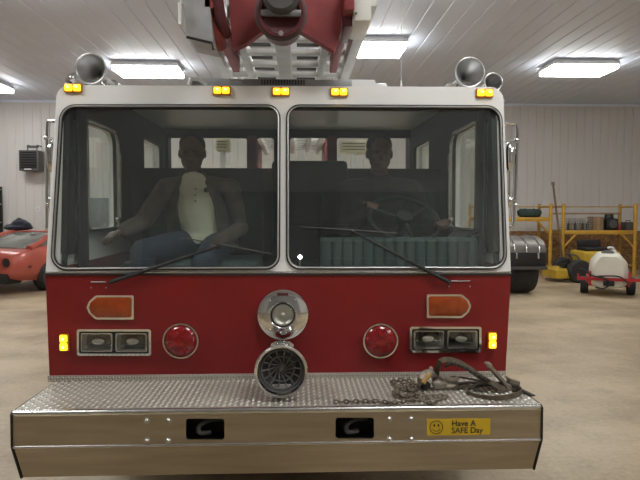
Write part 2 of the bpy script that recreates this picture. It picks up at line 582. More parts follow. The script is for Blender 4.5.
for w, r in ((winL, RL), (winR, RR)):
    g0 = rounded(w, r, 7); g1 = rounded(inset(w, .0155), [q - .013 for q in r], 7)
    gk = MB().plate([g0, g1], Fm(-.010), 0.03).build('windshield_gasket', 'rubber', T)
    mid = rounded(inset(w, .0115), [q - .010 for q in r], 7)
    MB().tube([Fm(-.013)(u, v, 0) for u, v in mid], .0045, 8, loop=True).build('chrome_bead', 'horn', gk)
    gl = rounded(inset(w, .012), [q - .01 for q in r], 7)
    MB().plate([gl], Fm(0.006), 0.008).build('windshield_pane', 'windshield', T, smooth=0)

# --- red lower front
low = [FP(49.5, 376), FP(45.5, 275), FP(511, 275), FP(505.5, 372)]
zb = low[0][1]
low[3] = (low[3][0], zb)
hd = lambda a, b, c, d: rounded([FP(a, d), FP(a, b), FP(c, b), FP(c, d)], .012)
HL = []
for x0, x1, y0, y1 in ((78, 152, 328.5, 355), (409, 480.5, 326, 352)):
    HL.append(rounded(inset([FP(x0, y1), FP(x0, y0), FP(x1, y0), FP(x1, y1)], .016), .006))
MB().plate([low] + HL, Fm(0.0), 0.03).build('front_panel', 'red', T)
pts = [F3(45.2, 274.3, .004), F3(511.3, 274.3, .004)]
MB().tube(pts, 0.005, 8).build('belt_trim', 'rubber', T)
pts = [F3(45.6, 272, .004), F3(510.6, 272, .004)]
MB().tube(pts, 0.0045, 8).build('belt_molding', 'satin', T)

# --- cab shell
XCL, XCR = FP(57, 85)[0] + .004, FP(503, 87)[0] - .004
XC = (XCL + XCR) / 2


def sidemap(sgn, x0):
    return lambda u, v, w: V((x0 + sgn * w, u, v))


def xs(sgn):
    return XCL if sgn < 0 else XCR


# openings in each side as (Y, z): quarter light, door window, rear jump-seat window
zt = 2.20
quarter = [(3.235, 1.42), (3.315, 2.17), (3.375, 2.17), (3.375, 1.42)]
doorwin = [(3.575, 1.545), (3.575, 2.185), (4.17, 2.185), (4.17, 1.545)]
jump = [(4.90, 1.80), (4.90, 2.245), (5.56, 2.245), (5.56, 1.80)]
sill_z = 1.36
up_out = [(3.215, sill_z), (3.33, 2.30), (3.55, 2.38), (4.1, 2.44), (6.0, 2.44), (6.0, sill_z)]
lo_out = [(3.27, .80), (3.205, sill_z - .005), (6.0, sill_z - .005), (6.0, .62), (5.05, .62), (4.95, .98), (4.6, 1.12), (4.2, 1.12), (3.85, .98), (3.75, .72), (3.32, .72)]
for sgn in (-1, 1):
    x0 = xs(sgn)
    ins = -sgn
    holes = [rounded(quarter, .02, 3), rounded(doorwin, [.03, .03, .09, .03], 4), rounded(jump, .04, 4)]
    MB().plate([up_out] + holes, sidemap(ins, x0), .03).build('upper_side', 'white', T)
    MB().plate([lo_out], sidemap(ins, x0), .03).build('lower_side', 'red', T)
    lin = [(3.26, .95), (3.24, sill_z), (3.345, 2.27), (3.55, 2.36), (4.1, 2.42), (5.95, 2.42), (5.95, .95)]
    MB().plate([lin] + holes, sidemap(ins, x0 + ins * .0301), .03).build('side_lining', 'lining', T)
    for h in (quarter, doorwin, jump):
        hh = [(a, b) for a, b in inset(h, -.006)]
        MB().plate([rounded(hh, .02, 3)], sidemap(ins, x0 + ins * .012), .006).build('side_window', 'sideglass', T, smooth=0)
    fr = [sidemap(ins, x0 + ins * .064)(u, v, 0) for u, v in rounded(inset(doorwin, -.004), [.03, .03, .09, .03], 4)]
    MB().tube(fr, .011, 8, loop=True).build('window_frame', 'satin', T)
    # interior post between quarter light and door
    MB().b2((x0 + ins * .06, 3.39, .95), (x0 + ins * .085, 3.52, 2.30), .01).build('door_post', 'lining', T)
    MB().cyl((x0 + ins * .085, 4.14, 1.60), (x0 + ins * .085, 4.14, 2.05), .011).ball((x0 + ins * .085, 4.10, 1.60), .022).build('grab_bar', 'satin', T)

# roof as one crowned shell
prof = [(3.322, ZTOP - .012), (3.36, ZTOP), (3.55, 2.375), (4.1, 2.44), (6.0, 2.44), (6.0, 2.43), (4.1, 2.41), (3.55, 2.345), (3.37, 2.27)]
rf = MB().loft([[V((x, u, v)) for u, v in prof] for x in (XCL + .07, XCR - .07)])
for s in (-1, 1):
    xa = XCL if s < 0 else XCR
    rf.loft([[V((xa - s * dx, u, v - dz)) for u, v in prof] for dx, dz in ((.07, 0), (.035, .010), (.012, .032), (.002, .065))])
rf.build('cab_roof', 'white', T)
MB().b2((XCL + .06, 3.40, 2.225), (XCR - .06, 3.44, 2.29)).build('header_panel', 'lining', T)
MB().b2((XCL + .06, 3.28, .93), (XCR - .06, 5.95, .97)).build('cab_floor', 'lining', T)
MB().b2((XCL + .06, 3.26, .93), (XCR - .06, 3.30, 1.33)).build('firewall', 'lining', T)
# bulkhead behind the front seats
zbk = P(200, 168, 4.5).z
MB().b2((XCL + .062, 4.50, .97), (XCR - .062, 4.56, zbk)).build('bulkhead', 'lining', T)
c0, c1 = P(272, 161, 4.44), P(347, 161, 4.44)
MB().b2((c0.x, 4.38, 1.3), (c1.x, 4.497, c0.z), .03).build('headrest', 'lining', T)
# rear wall with openings
YR = 5.68
rw = [(XCL + .062, .97), (XCL + .062, 2.425), (XCR - .062, 2.425), (XCR - .062, .97)]
ops = []
for a, b in ((168, 247), (257, 274), (290, 327), (337, 410)):
    p0, p1 = P(a, 137.5, YR), P(b, 175, YR)
    ops.append(rounded([(p0.x, p1.z), (p0.x, p0.z), (p1.x, p0.z), (p1.x, p1.z)], .025, 3))
MB().plate([rw] + ops, lambda u, v, w: V((u, YR + w, v)), .05).build('rear_wall', 'lining', T)
for a, b in ((247.5, 256.5), (327.5, 336.5)):
    p0, p1 = P(a, 136, YR - .03), P(b, 176, YR - .03)
    MB().b2((p0.x, YR - .045, p1.z), (p1.x, YR - .002, p0.z), .008).build('canopy_post', 'red_dull', T)

# --- seats, dash, wheel
for px0, px1 in ((140, 262), (322, 440)):
    a, b = P(px0, 200, 4.1).x, P(px1, 200, 4.1).x
    st = MB()
    st.b2((a, 3.62, 1.24), (b, 4.2, 1.355), .04, 3)
    so = st.build('seat', 'teal', T)
    MB().b2((a, 4.20, 1.30), (b, 4.34, 1.80), .05, 3).build('seat_back', 'lining', so)
    MB().b2((a + .05, 3.66, .97), (b - .05, 4.16, 1.24), .01).build('seat_base', 'lining', so)
# pleated teal pad over the driver's dash
p0, p1 = P(321, 238, 3.42), P(478, 238, 3.42)
mb = MB(); NP = 15
prof = []
for k in range(NP):
    for i in range(6):
        t = i / 6
        prof.append((p0.x + (p1.x - p0.x) * (k + t) / NP, -.014 * math.sin(PI * t) ** .6 if t > 0 else 0.006))
prof.append((p1.x, .006))
ztop = p0.z
secs = [(0, 1.26, 0), (0, ztop - .02, 0), (.02, ztop, .2), (.13, ztop, .2)]
rings = []
for dy, z, k in secs:
    rings.append([V((u, 3.42 + dy + w * (1 if k == 0 else .5), z)) for u, w in prof] + [V((p1.x, 3.56, z)), V((p0.x, 3.56, z))])
mb.loft(rings).build('dash_pad', 'teal', T)
MB().b2((XCL + .07, 3.31, 1.10), (p0.x - .01, 3.50, 1.27), .03).build('dash', 'lining', T)
# made-up glowing knob standing in for a bright spot on the windshield
c = P(300, 257, 3.34)
dl = MB().cyl(c + V((0, .06, 0)), c, .014, .016).cyl(c + V((0, .04, -.002)), c + V((0, .04, -.2)), .008).build('glow_knob', 'chrome', T)
MB().ball(c + V((0, -.004, 0)), (.011, .006, .011)).build('glow_knob_tip', emit_mat('knob_glow', (1, .97, .9), 30), dl)
# steering wheel
sw = P(404, 219, 3.62)
tilt = V((0.1, -.62, .8)).normalized()
sm = MB().torus(sw, .215, .014, tilt, 40, 10).cyl(sw - tilt * .02, sw + tilt * .03, .05)
a_, b_ = frame_for(tilt)
for k in range(3):
    an = 2 * PI * k / 3 + .5
    sm.cyl(sw, sw + (a_ * math.cos(an) + b_ * math.sin(an)) * .21, .011, n=8)
swo = sm.build('steering_wheel', 'black', T)
MB().cyl(sw - tilt * .02, sw - tilt * .42, .022).build('steering_column', 'black', swo)
# round black fan on the dash by the driver's window
fc = P(477, 241, 3.46)
MB().torus(fc, .055, .012, (0, 1, 0)).cyl(fc + V((0, .02, 0)), fc + V((0, -.02, 0)), .03).cyl(fc, fc + V((.01, .05, -.2)), .012).build('dash_fan', 'black', T)

# --- clearance lights along the roof edge
for px, py in ((74, 88.5), (222, 91), (281, 92), (339, 92.5), (484, 93.5)):
    c = F3(px, py)
    cl = MB().box(c + V((0, -.008, 0)), (.098, .02, .05), .006).build('clearance_light', 'amberbody', T)
    for s in (-1, 1):
        MB().box(c + V((s * .0225, -.021, 0)), (.04, .016, .036), .007).ball(c + V((s * .022, -.026, .0)), (.016, .010, .014), 12, 8).build('lens', 'amberlit', cl)
        MB().ball(c + V((s * .022, -.036, .003)), (.008, .005, .006), 8, 6).build('bulb', 'amberhot', cl)
for px, py in ((65, 342), (491.5, 340)):
    c = F3(px, py)
    cl = MB().box(c + V((0, -.008, 0)), (.05, .02, .092), .005).build('marker_light', 'amberbody', T)
    for s in (-1, 1):
        MB().box(c + V((0, -.021, s * .022)), (.04, .016, .04), .007).ball(c + V((0, -.026, s * .022)), (.015, .010, .015), 12, 8).build('lens', 'amberlit', cl)
        MB().ball(c + V((0, -.036, s * .022)), (.008, .005, .008), 8, 6).build('bulb', 'amberhot', cl)

# --- turn signals: bullet-shaped amber lens in a chrome bezel
for flip, pxs in ((False, (87.5, 134.5)), (True, (426, 470.5))):
    y0, y1 = (295, 319) if not flip else (294, 317.5)
    x0, x1 = pxs
    ym = (y0 + y1) / 2

    def bul(d):
        if not flip:
            q = [(x1 - d, y1 - d), (x1 - d, y0 + d), (x0 + 9 + d * .6, y0 + d), (x0 + 2.5 + d, ym - 6 + d * .3), (x0 + d * 1.2, ym), (x0 + 2.5 + d, ym + 6 - d * .3), (x0 + 9 + d * .6, y1 - d)]
        else:
            q = [(x0 + d, y1 - d), (x0 + d, y0 + d), (x1 - 9 - d * .6, y0 + d), (x1 - 2.5 - d, ym - 6 + d * .3), (x1 - d * 1.2, ym), (x1 - 2.5 - d, ym + 6 - d * .3), (x1 - 9 - d * .6, y1 - d)]
        return [FP(*k) for k in q]
    rr = [.006, .006, .03, .03, .02, .03, .03]
    ts = MB().plate([rounded(bul(0), rr), rounded(bul(2.3), [.012] * 7)], Fm(-.016), .02).build('turn_signal', 'chrome', T)
    l0 = rounded(bul(2.1), [.012] * 7); l1 = rounded(bul(4.8), [.012] * 7)
    mb = MB()
    mb.loft([[Fm(-.006)(u, v, 0) for u, v in l0], [Fm(-.020)(u, v, 0) for u, v in l0], [Fm(-.027)(u, v, 0) for u, v in l1]])
    mb.build('lens', 'amberlens', ts)

# --- twin headlights
for x0, x1, y0, y1 in ((78, 152, 328.5, 355), (409, 480.5, 326, 352)):
    q = [FP(x0, y1), FP(x0, y0), FP(x1, y0), FP(x1, y1)]
    hl = MB().plate([rounded(q, .014), rounded(inset(q, .013), .008)], Fm(-.02), .024).build('headlight_unit', 'chrome', T)
    MB().plate([rounded(inset(q, .012), .008)], Fm(.075), .01).build('back_plate', 'black', hl)
    rim_ = inset(q, .0125)
    holes = []
    xm = (x0 + x1) / 2
    cells = [[FP(a, y1 - 4), FP(a, y0 + 4), FP(b, y0 + 4), FP(b, y1 - 4)] for a, b in ((x0 + 4, xm - 1.6), (xm + 1.6, x1 - 4))]
    MB().plate([rounded(rim_, .006)] + [rounded(inset(l, .001), .008) for l in cells], Fm(-.012), .006).build('lamp_divider', 'black', hl)
    for l in cells:
        c = sum((V((p[0], Yf(p[1]), p[1])) for p in l), V()) / 4
        lamp = MB().plate([rounded(l, .01), rounded(inset(l, .006), .008)], Fm(-.018), .012).build('lamp_rim', 'satin', hl)
        mb = MB()
        R0 = rounded(inset(l, .005), .010, 5)
        rings = []
        for k in range(9):
            f = 1 - k / 8 * .9
            rings.append([V((c.x + (u - c.x) * (f if k else 1), Yf(v) - .012 + .075 * (1 - f * f) ** .8, c.z + (v - c.z) * f)) for u, v in R0])
        mb.loft(rings, cap=False)
        mb.build('reflector', 'reflector', hl, smooth=60)
        MB().ball(c + V((0, .004, 0)), (.034, .012, .017), 14, 10).cyl(c + V((0, .01, 0)), c + V((0, .07, 0)), .010, .012).build('lamp_bulb', 'frosted', hl)
        mb = MB().plate([rounded(inset(l, .004), .008)], Fm(-.020), .004)
        mb.build('lens', 'clearlens', hl)

# --- round red lights
for px, py in ((181.5, 340), (380, 340)):
    c = F3(px, py)
    rl = MB().lathe([(.099, 0), (.100, .018), (.096, .028), (.088, .028), (.083, .02), (.083, 0)], c).build('red_warning_light', 'chrome', T)
    mb = MB()
    mb.lathe([(.085, .004), (.085, .020), (.074, .033), (.055, .040), (.028, .044), (.0, .045)], c)
    mb.build('lens', 'redlens', rl)
    mb = MB()
    for k in range(10):
        an = 2 * PI * k / 10
        mb.tube([c + V((math.cos(an) * r, -h, math.sin(an) * r)) for r, h in ((.03, .0455), (.055, .0415), (.072, .036))], .003, 6)
    mb.torus(c + V((0, -.0445, 0)), .028, .003)
    mb.build('lens_ribs', 'redlens', rl)

# --- centre spot light with wide chrome bezel
c = F3(283, 314)
sp = MB().lathe([(.142, 0), (.142, .012), (.136, .026), (.120, .034), (.088, .037), (.072, .040), (.066, .036), (.066, .0)], c, n=40, cap=False).build('center_light', 'chrome', T)
MB().lathe([(.067, .020), (.067, .034), (.060, .034), (.058, .02)], c, n=36, cap=False).build('inner_ring', 'black', sp)
mb = MB().lathe([(.058, .030), (.05, .018), (.035, .010), (.012, .006), (0, .006)], c, n=32, cap=False)
mb.ball(c + V((0, -.02, 0)), (.014, .014, .014))
mb.build('reflector', 'reflector', sp)
MB().lathe([(.060, .030), (.056, .042), (.04, .052), (.02, .056), (0, .057)], c, n=32).build('lens', 'clearlens', sp)
MB().box(c + V((0, -.034, .112)), (.06, .008, .016), .003).build('badge', 'dark_red', sp)
mb = MB()
for an in (.9, 2.3, 4.0, 5.4):
    mb.ball(c + V((math.cos(an) * .104, -.035, math.sin(an) * .104)), (.006, .004, .006), 8, 6)
mb.build('screw', 'satin', sp)

# --- siren horn standing on the bumper deck
ZD = P(278, 408, 2.775).z
c = P(281.2, 371, 2.865)
R = 27 / 600 * 2.865
si = MB().lathe([(.02, -.26), (.06, -.25), (.095, -.21), (R - .012, -.15), (R - .006, -.10), (R - .006, -.02), (R, -.012), (R + .002, .0), (R, .012), (R - .006, .018), (R - .014, .014), (R - .020, -.01), (R - .030, -.04), (.07, -.075), (0, -.085)], c, n=44, cap=False).build('siren', 'chrome', T)
MB().lathe([(R - .0195, -.004), (R - .029, -.036), (.07, -.070), (0, -.08), (0, -.082), (.07, -.073), (R - .0295, -.038)], c, n=44, cap=False).build('siren_throat', 'darkgrey', si)
mb = MB()
for k in range(14):
    an = 2 * PI * k / 14
    d = V((math.cos(an), 0, math.sin(an)))
    e = V((math.cos(an + .5), 0, math.sin(an + .5)))
    mb.tube([c + V((0, .052, 0)) + d * .022, c + V((0, .040, 0)) + e * .060, c + V((0, .024, 0)) + e * .098], .0035, 6)
mb.torus(c + V((0, .038, 0)), .062, .0035); mb.ball(c + V((0, .052, 0)), (.020, .014, .020)); mb.torus(c + V((0, .024, 0)), .097, .0035)
mb.build('siren_grille', 'grille', si)
MB().b2((c.x - .05, c.y + .03, ZD), (c.x + .05, c.y + .15, c.z - .07), .01).build('siren_foot', 'chrome', si)

# --- wipers
for piv, tip, b0, b1 in (((111, 282), (219, 246), (178, 237), (271, 254)), ((449, 282), (352, 231), (301, 227), (398.5, 233.5))):
    p, t, q0, q1 = F3(*piv, .03), F3(*tip, .035), F3(*b0, .022), F3(*b1, .022)
    d = (t - p)
    wr = MB().tube([p, p + d * .3, p + d * .9, t], [.012, .010, .006, .005], 8).cyl(F3(*piv, -.01), F3(*piv, .04), .012).build('wiper_arm', 'rubber', T)
    MB().tube([q0, (q0 + q1) / 2 + V((0, -.004, .003)), q1], .0035, 6).tube([q0 + V((0, .008, 0)), q1 + V((0, .008, 0))], .003, 6).build('wiper_blade', 'darkgrey', wr)
# small brackets below each wiper pivot
for a, b, yy in ((91, 106, 282), (449, 470, 281)):
    p, q = F3(a, yy, .004), F3(b, yy, .004)
    MB().tube([p, q], .003, 6).ball(p + V((0, 0, -.03)), .004).ball(q + V((0, 0, -.03)), .004).build('wiper_hose', 'grey', T)

# --- bumper
XBL, XBR = P(12.5, 409, 2.775).x, P(541, 407, 2.775).x
ZRB = P(278, 443, 2.775).z
ZBB = P(278, 473, 2.855).z
hole = lambda a, b, y0, y1: rounded([(P(a, y1, 2.775).x, P(a, y1, 2.775).z), (P(a, y0, 2.775).x, P(a, y0, 2.775).z), (P(b, y0, 2.775).x, P(b, y0, 2.775).z), (P(b, y1, 2.775).x, P(b, y1, 2.775).z)], .014, 4)
h1, h2 = hole(186, 224.5, 418.5, 439.5), hole(335.5, 374, 417.5, 438.5)
MB().plate([[(XBL, ZRB), (XBL, ZD - .02), (XBR, ZD - .02), (XBR, ZRB)], h1, h2], lambda u, v, w: V((u, 2.772 + w, v)), .012)
mb = MB()
mb.plate([[(XBL, ZRB), (XBL, ZD - .022), (XBR, ZD - .022), (XBR, ZRB)], h1, h2], lambda u, v, w: V((u, 2.772 + w, v)), .012)
# lower apron leaning back and returning underneath
mb.loft([[V((x, 2.772, ZRB - .004)), V((x, 2.856, ZBB)), V((x, 3.2, ZBB)), V((x, 3.2, ZBB + .012)), V((x, 2.862, ZBB + .012)), V((x, 2.784, ZRB - .004))] for x in (XBL + .004, XBR - .004)])
bp = mb.build('bumper', 'steel', T, smooth=30)
# rolled top edge and middle crease
MB().tube([V((XBL, 2.786, ZD - .014)), V((XBR, 2.786, ZD - .014))], .0155, 12).build('rolled_edge', 'satin', bp)
MB().tube([V((XBL, 2.773, ZRB - .002)), V((XBR, 2.773, ZRB - .002))], .007, 10).build('crease_bead', 'satin', bp)
for x, s in ((XBL, -1), (XBR, 1)):
    mb = MB()
    mb.loft([[V((xx, 2.764, ZD - .012)), V((xx, 2.764, ZRB)), V((xx, 2.85, ZBB - .004)), V((xx, 3.2, ZBB - .004)), V((xx, 3.24, ZD - .004)), V((xx, 2.78, ZD - .002))] for xx in (x, x + s * .007)])
    mb.build('bumper_end', 'black', bp)
for h in (h1, h2):
    x0, x1 = min(p[0] for p in h) - .012, max(p[0] for p in h) + .012
    z0, z1 = min(p[1] for p in h) - .012, max(p[1] for p in h) + .012
    mb = MB()
    mb.b2((x0 - .006, 2.90, z0 - .006), (x1 + .006, 2.91, z1 + .006))
    mb.b2((x0 - .006, 2.785, z0 - .006), (x0, 2.905, z1 + .006)); mb.b2((x1, 2.785, z0 - .006), (x1 + .006, 2.905, z1 + .006))
    mb.b2((x0, 2.785, z0 - .006), (x1, 2.905, z0)); mb.b2((x0, 2.785, z1), (x1, 2.905, z1 + .006))
    pk = mb.build('hook_pocket', 'pocket', bp, smooth=0)
    xm, zm = (x0 + x1) / 2, (z0 + z1) / 2
    MB().tube(spline([V((xm + .07, 2.88, zm + .01)), V((xm + .01, 2.85, zm + .015)), V((xm - .035, 2.82, zm + .0)), V((xm - .03, 2.81, zm - .03)), V((xm + .02, 2.82, zm - .03))]), .012, 8).build('tow_hook', 'darkgrey', pk)
for px, py in ((147, 420.5), (168.5, 420.5), (147, 440.5), (168.5, 440.5), (389, 419), (411, 419), (389, 439), (411, 439)):
    c = P(px, py, 2.772)
    MB().lathe([(.0165, 0), (.0165, .003), (.012, .003), (.012, .008), (.007, .013), (0, .014)], c, n=16).build('bolt', 'bolt', bp)

# diamond tread deck: raised lozenges pressed into the sheet
YD1 = 3.262


def tread(mb, o, ux, uy, un, nx, ny, p, hgt=.0055):
    L, W = p * .85, p * .27
    mb.mi = 1
    for i in range(nx):
        for j in range(ny):
            c = o + ux * ((i + .5) * p) + uy * ((j + .5) * p)
            a = (ux + uy) if (i + j) % 2 else (ux - uy)
            a = a.normalized(); b = un.cross(a)
            A, B = mb.bm.verts.new(c - a * L / 2), mb.bm.verts.new(c + a * L / 2)
            C, D = mb.bm.verts.new(c + b * W / 2), mb.bm.verts.new(c - b * W / 2)
            E, G = mb.bm.verts.new(c - a * L * .22 + un * hgt), mb.bm.verts.new(c + a * L * .22 + un * hgt)
            for f in ((A, C, E), (C, G, E), (C, B, G), (B, D, G), (D, E, G), (D, A, E)): mb.face(f)


mb = MB()
mb.b2((XBL + .002, 2.792, ZD - .006), (XBR - .002, YD1, ZD))
tp = .027
nx = int((XBR - XBL - .01) / tp); ny = int((YD1 - 2.80) / tp)
tread(mb, V((XBL + .005, 2.80, ZD + .0002)), V((1, 0, 0)), V((0, 1, 0)), V((0, 0, 1)), nx, ny, tp)
MBD = mb.build('tread_deck', ['tread', 'lozenge'], bp, smooth=0)
# upright tread kick strip
zk = P(278, 373.5, 3.26).z
x0, x1 = P(48, 380, 3.262).x, P(505.5, 378, 3.262).x
mb = MB().b2((x0, YD1 - .006, ZD), (x1, YD1 + .006, zk), .002)
tk_ = (zk - ZD - .002) / 2
tread(mb, V((x0 + .003, YD1 - .0061, ZD + .001)), V((1, 0, 0)), V((0, 0, 1)), V((0, -1, 0)), int((x1 - x0 - .006) / tk_), 2, tk_, .006)
mb.build('kick_strip', ['tread', 'lozenge'], bp, smooth=0)
# frame stubs carrying the bumper
for x in (-.5, .3):
    MB().b2((x - .05, 2.92, .48), (x + .05, 6.2, .66), .01).build('frame_rail', 'black', T)

# sticker
q0, q1 = P(427, 419, 2.772), P(490, 434.5, 2.772)
stk = MB().b2((q0.x, 2.7700, q1.z), (q1.x, 2.7722, q0.z)).build('sticker', 'sticker', bp, smooth=0)
tag(stk, 'yellow sticker with smiling face reading Have A SAFE Day')
sw_, sh_ = q1.x - q0.x, q0.z - q1.z


def text_mesh(txt, size, loc, name, material, parent, align='LEFT', sx=1.0, bold=.016):
    cu = bpy.data.curves.new(name, 'FONT'); cu.body = txt; cu.size = size; cu.align_x = align; cu.extrude = .0004; cu.offset = bold * size
    o = bpy.data.objects.new(name, cu); COL.objects.link(o)
    dg = bpy.context.evaluated_depsgraph_get()
    me = bpy.data.meshes.new_from_object(o.evaluated_get(dg))
    bpy.data.objects.remove(o)
    me.transform(Matrix.Diagonal((sx, 1, 1, 1)))
    me.transform(Matrix.Rotation(PI / 2, 4, 'X'))
    off = V((0, 0, 0)); p = parent
    while p is not None: off += p.location; p = p.parent
    me.transform(Matrix.Translation(V(loc) - off))
    me.materials.clear(); me.materials.append(M[material])
    o = bpy.data.objects.new(name, me); COL.objects.link(o); o.parent = parent
    return o


mb = MB()
fx, fz, fr_ = q0.x + sh_ * .56, (q0.z + q1.z) / 2, sh_ * .39
mb.torus((fx, 2.7698, fz), fr_, .0018, (0, 1, 0), 32, 6)
for s in (-1, 1): mb.ball((fx + s * fr_ * .33, 2.7698, fz + fr_ * .28), (.0046, .001, .0066), 10, 6)
mb.tube([V((fx + fr_ * .62 * math.cos(t), 2.7698, fz + fr_ * .62 * math.sin(t))) for t in [PI + .35 + (PI - .7) * k / 12 for k in range(13)]], .0017, 6)
# the sticker's print hangs one level below the bumper, beside its yellow ground
mb.build('smiley_print', 'ink', bp)
text_mesh('Have A', sh_ * .48, (q0.x + sw_ * .385, 2.7696, q1.z + sh_ * .56), 'lettering', 'ink', bp, sx=1.02)
text_mesh('SAFE Day', sh_ * .48, (q0.x + sw_ * .385, 2.7696, q1.z + sh_ * .13), 'lettering', 'ink', bp, sx=1.0)

# --- grab rails and mirrors at the cab corners
for s in (-1, 1):
    if s < 0:
        pts = [P(56, 122, 3.40), P(51, 121, 3.40), P(48, 126, 3.40), P(47.5, 170, 3.40), P(47.5, 222, 3.40), P(49, 229, 3.40), P(54, 230, 3.40)]
    else:
        pts = [P(504, 124, 3.40), P(512, 124, 3.40), P(516.5, 129, 3.40), P(516, 165, 3.40), P(514, 205, 3.40), P(513, 224, 3.40), P(508, 229, 3.40), P(504, 230, 3.40)]
    # the ends turn in to the cab side
    e0, e1 = pts[0].copy(), pts[-1].copy()
    xin = xs(s)
    e0.x = e1.x = xin
    MB().tube(spline([e0] + pts[1:-1] + [e1], 5), .011, 10).build('mirror_arm', 'chrome', T)
    mid = pts[3]
    mx = (xin + mid.x) / 2 + (s * .004)
    mz0, mz1 = P(510, 200, 3.42).z, P(510, 146, 3.42).z
    mr = MB().b2((mx - .028, 3.40, mz0), (mx + .028, 3.60, mz1), .02, 3).build('mirror', 'chrome', T)
    MB().b2((mx - .022, 3.598, mz0 + .02), (mx + .022, 3.604, mz1 - .02)).build('mirror_glass', 'chrome', mr)
    qx = 509 if s > 0 else 52
    cv = P(qx, 157, 3.36)
    MB().ball(cv, (.030, .035, .085), 18, 12).cyl(cv + V((0, .03, .05)), V((mid.x, 3.40, cv.z + .05)), .008, n=8).build('convex_mirror', 'chrome', T)
    cv2 = P(qx, 201, 3.37)
    MB().ball(cv2, (.024, .026, .032), 14, 10).cyl(cv2, V((mid.x, 3.40, cv2.z)), .009, n=8).build('mirror_clamp', 'chrome', T)
    for z in (mz0 + .0, mz1 - .0):
        MB().tube([V((mx, 3.5, z)), V((mx, 3.45, z + (.03 if z == mz1 else -.03))), V((mid.x, 3.40, z + (.03 if z == mz1 else -.03)))], .008, 8).ball(V((mid.x, 3.40, z + (.03 if z == mz1 else -.03))), .016, 10, 8).build('mirror_bracket', 'chrome', mr)
# side lug at the roof corner
MB().cyl(V((XCR - .01, 3.42, P(503, 100, 3.4).z)), V((XCR + .035, 3.42, P(503, 100, 3.4).z)), .008).ball(V((XCR + .035, 3.42, P(503, 100, 3.4).z)), .014, 10, 8).build('roof_lug', 'satin', T)
MB().cyl(V((XCL + .01, 3.42, P(58, 96, 3.4).z)), V((XCL - .02, 3.42, P(58, 96, 3.4).z)), .008).ball(V((XCL - .02, 3.42, P(58, 96, 3.4).z)), .014, 10, 8).build('roof_lug', 'satin', T)

# --- air horns on the roof
ZR0 = ZTOP


def air_horn(px, py, rpx, Y, length):
    c = P(px, py, Y); r = rpx / 600 * Y
    prof = [(.012, -length), (.014, -length * .7), (.020, -length * .45), (.034, -length * .22), (r * .72, -.05), (r * .92, -.012), (r, .0), (r + .003, .004), (r, .008), (r - .006, .004), (r * .86, -.016), (r * .62, -.05), (.022, -length * .25), (.0, -length * .4)]
    o = MB().lathe(prof, c, n=36).torus(c + V((0, -.003, 0)), r, .0055, (0, 1, 0), 36, 8).build('air_horn', 'horn', T)
    zz = 2.40
    for s in (-1, 1):
        MB().tube([c + V((s * .01, .06, -r * .5)), c + V((s * .055, .07, -r * 1.0)), V((c.x + s * .085, c.y + .08, ZTOP - .0))], .008, 8).build('horn_bracket', 'satin', o)
    MB().tube([c + V((0, length * .6, 0)), V((c.x, c.y + length * .6, 2.37))], .012, 8).build('horn_post', 'satin', o)
    MB().cyl(c + V((0, length, 0)), c + V((0, length + .06, 0)), .03, .035).build('horn_driver', 'satin', o)
    return o


air_horn(91, 69, 14.5, 3.42, .40)
air_horn(469.5, 72.5, 14.5, 3.42, .40)
air_horn(493, 82.5, 9, 3.46, .30)
# curved chrome elbow beside the horn
e = [P(69, 85, 3.40), P(69, 79, 3.40), P(74, 75.5, 3.42), P(80, 76, 3.46), P(84, 80, 3.50)]
MB().tube(spline(e, 5), .018, 10).ball(P(72, 78.5, 3.40), .022).build('horn_elbow', 'chrome', T)

# --- cradle strip, roof box, antenna
a, b = P(190, 79, 3.46), P(352, 84.5, 3.46)
cr = MB().b2((a.x, 3.44, 2.35), (b.x, 3.52, a.z), .006).build('ladder_cradle', 'grey', T)
mb = MB()
g0, g1 = P(262, 79.5, 3.44), P(304, 85, 3.44)
for k in range(16):
    x = g0.x + (g1.x - g0.x) * k / 15
    mb.b2((x - .003, 3.434, 2.37), (x + .003, 3.4405, g0.z))
mb.build('cradle_grille', 'darkgrey', cr, smooth=0)
p = P(193, 80, 3.42)
MB().tube([P(189, 85, 3.42), P(191, 79, 3.42), P(199, 79.5, 3.44), P(207, 85, 3.44)], .012, 8).build('cradle_bracket', 'ladder_white', cr)
a, b = P(348, 79.5, 3.45), P(378, 88, 3.45)
mb = MB()
mb.loft([[V((a.x, y, z)), V((b.x, y, z)), V((b.x - .02 * k, y, a.z)), V((a.x, y, a.z))] for y, z, k in ((3.45, 2.35, 1), (3.62, 2.36, 1))])
rb = mb.build('roof_box', 'white', T, smooth=0)
MB().b2((b.x - .01, 3.47, 2.355), (b.x + .055, 3.57, P(380, 83, 3.47).z), .008).build('roof_box_step', 'white', rb)
a = P(401, 87, 3.46)
an = MB().tube([V((a.x, 3.46, 2.35)), V((a.x + .002, 3.46, 3.6))], .0022, 6).build('antenna', 'ladder_white', T)
MB().cyl(V((a.x, 3.46, 2.34)), V((a.x, 3.46, a.z + .035)), .010, .004).build('antenna_base', 'ladder_white', an)

# --- aerial ladder over the cab
ZLD = 2.68
XLC = -0.085
LEND = 11.0


def beam(name, x, w, z0, z1, y0, y1, m_, par=None):
    return MB().b2((x - w / 2, y0, z0), (x + w / 2, y1, z1), .008).build(name, m_, par or T)


lad = MB()
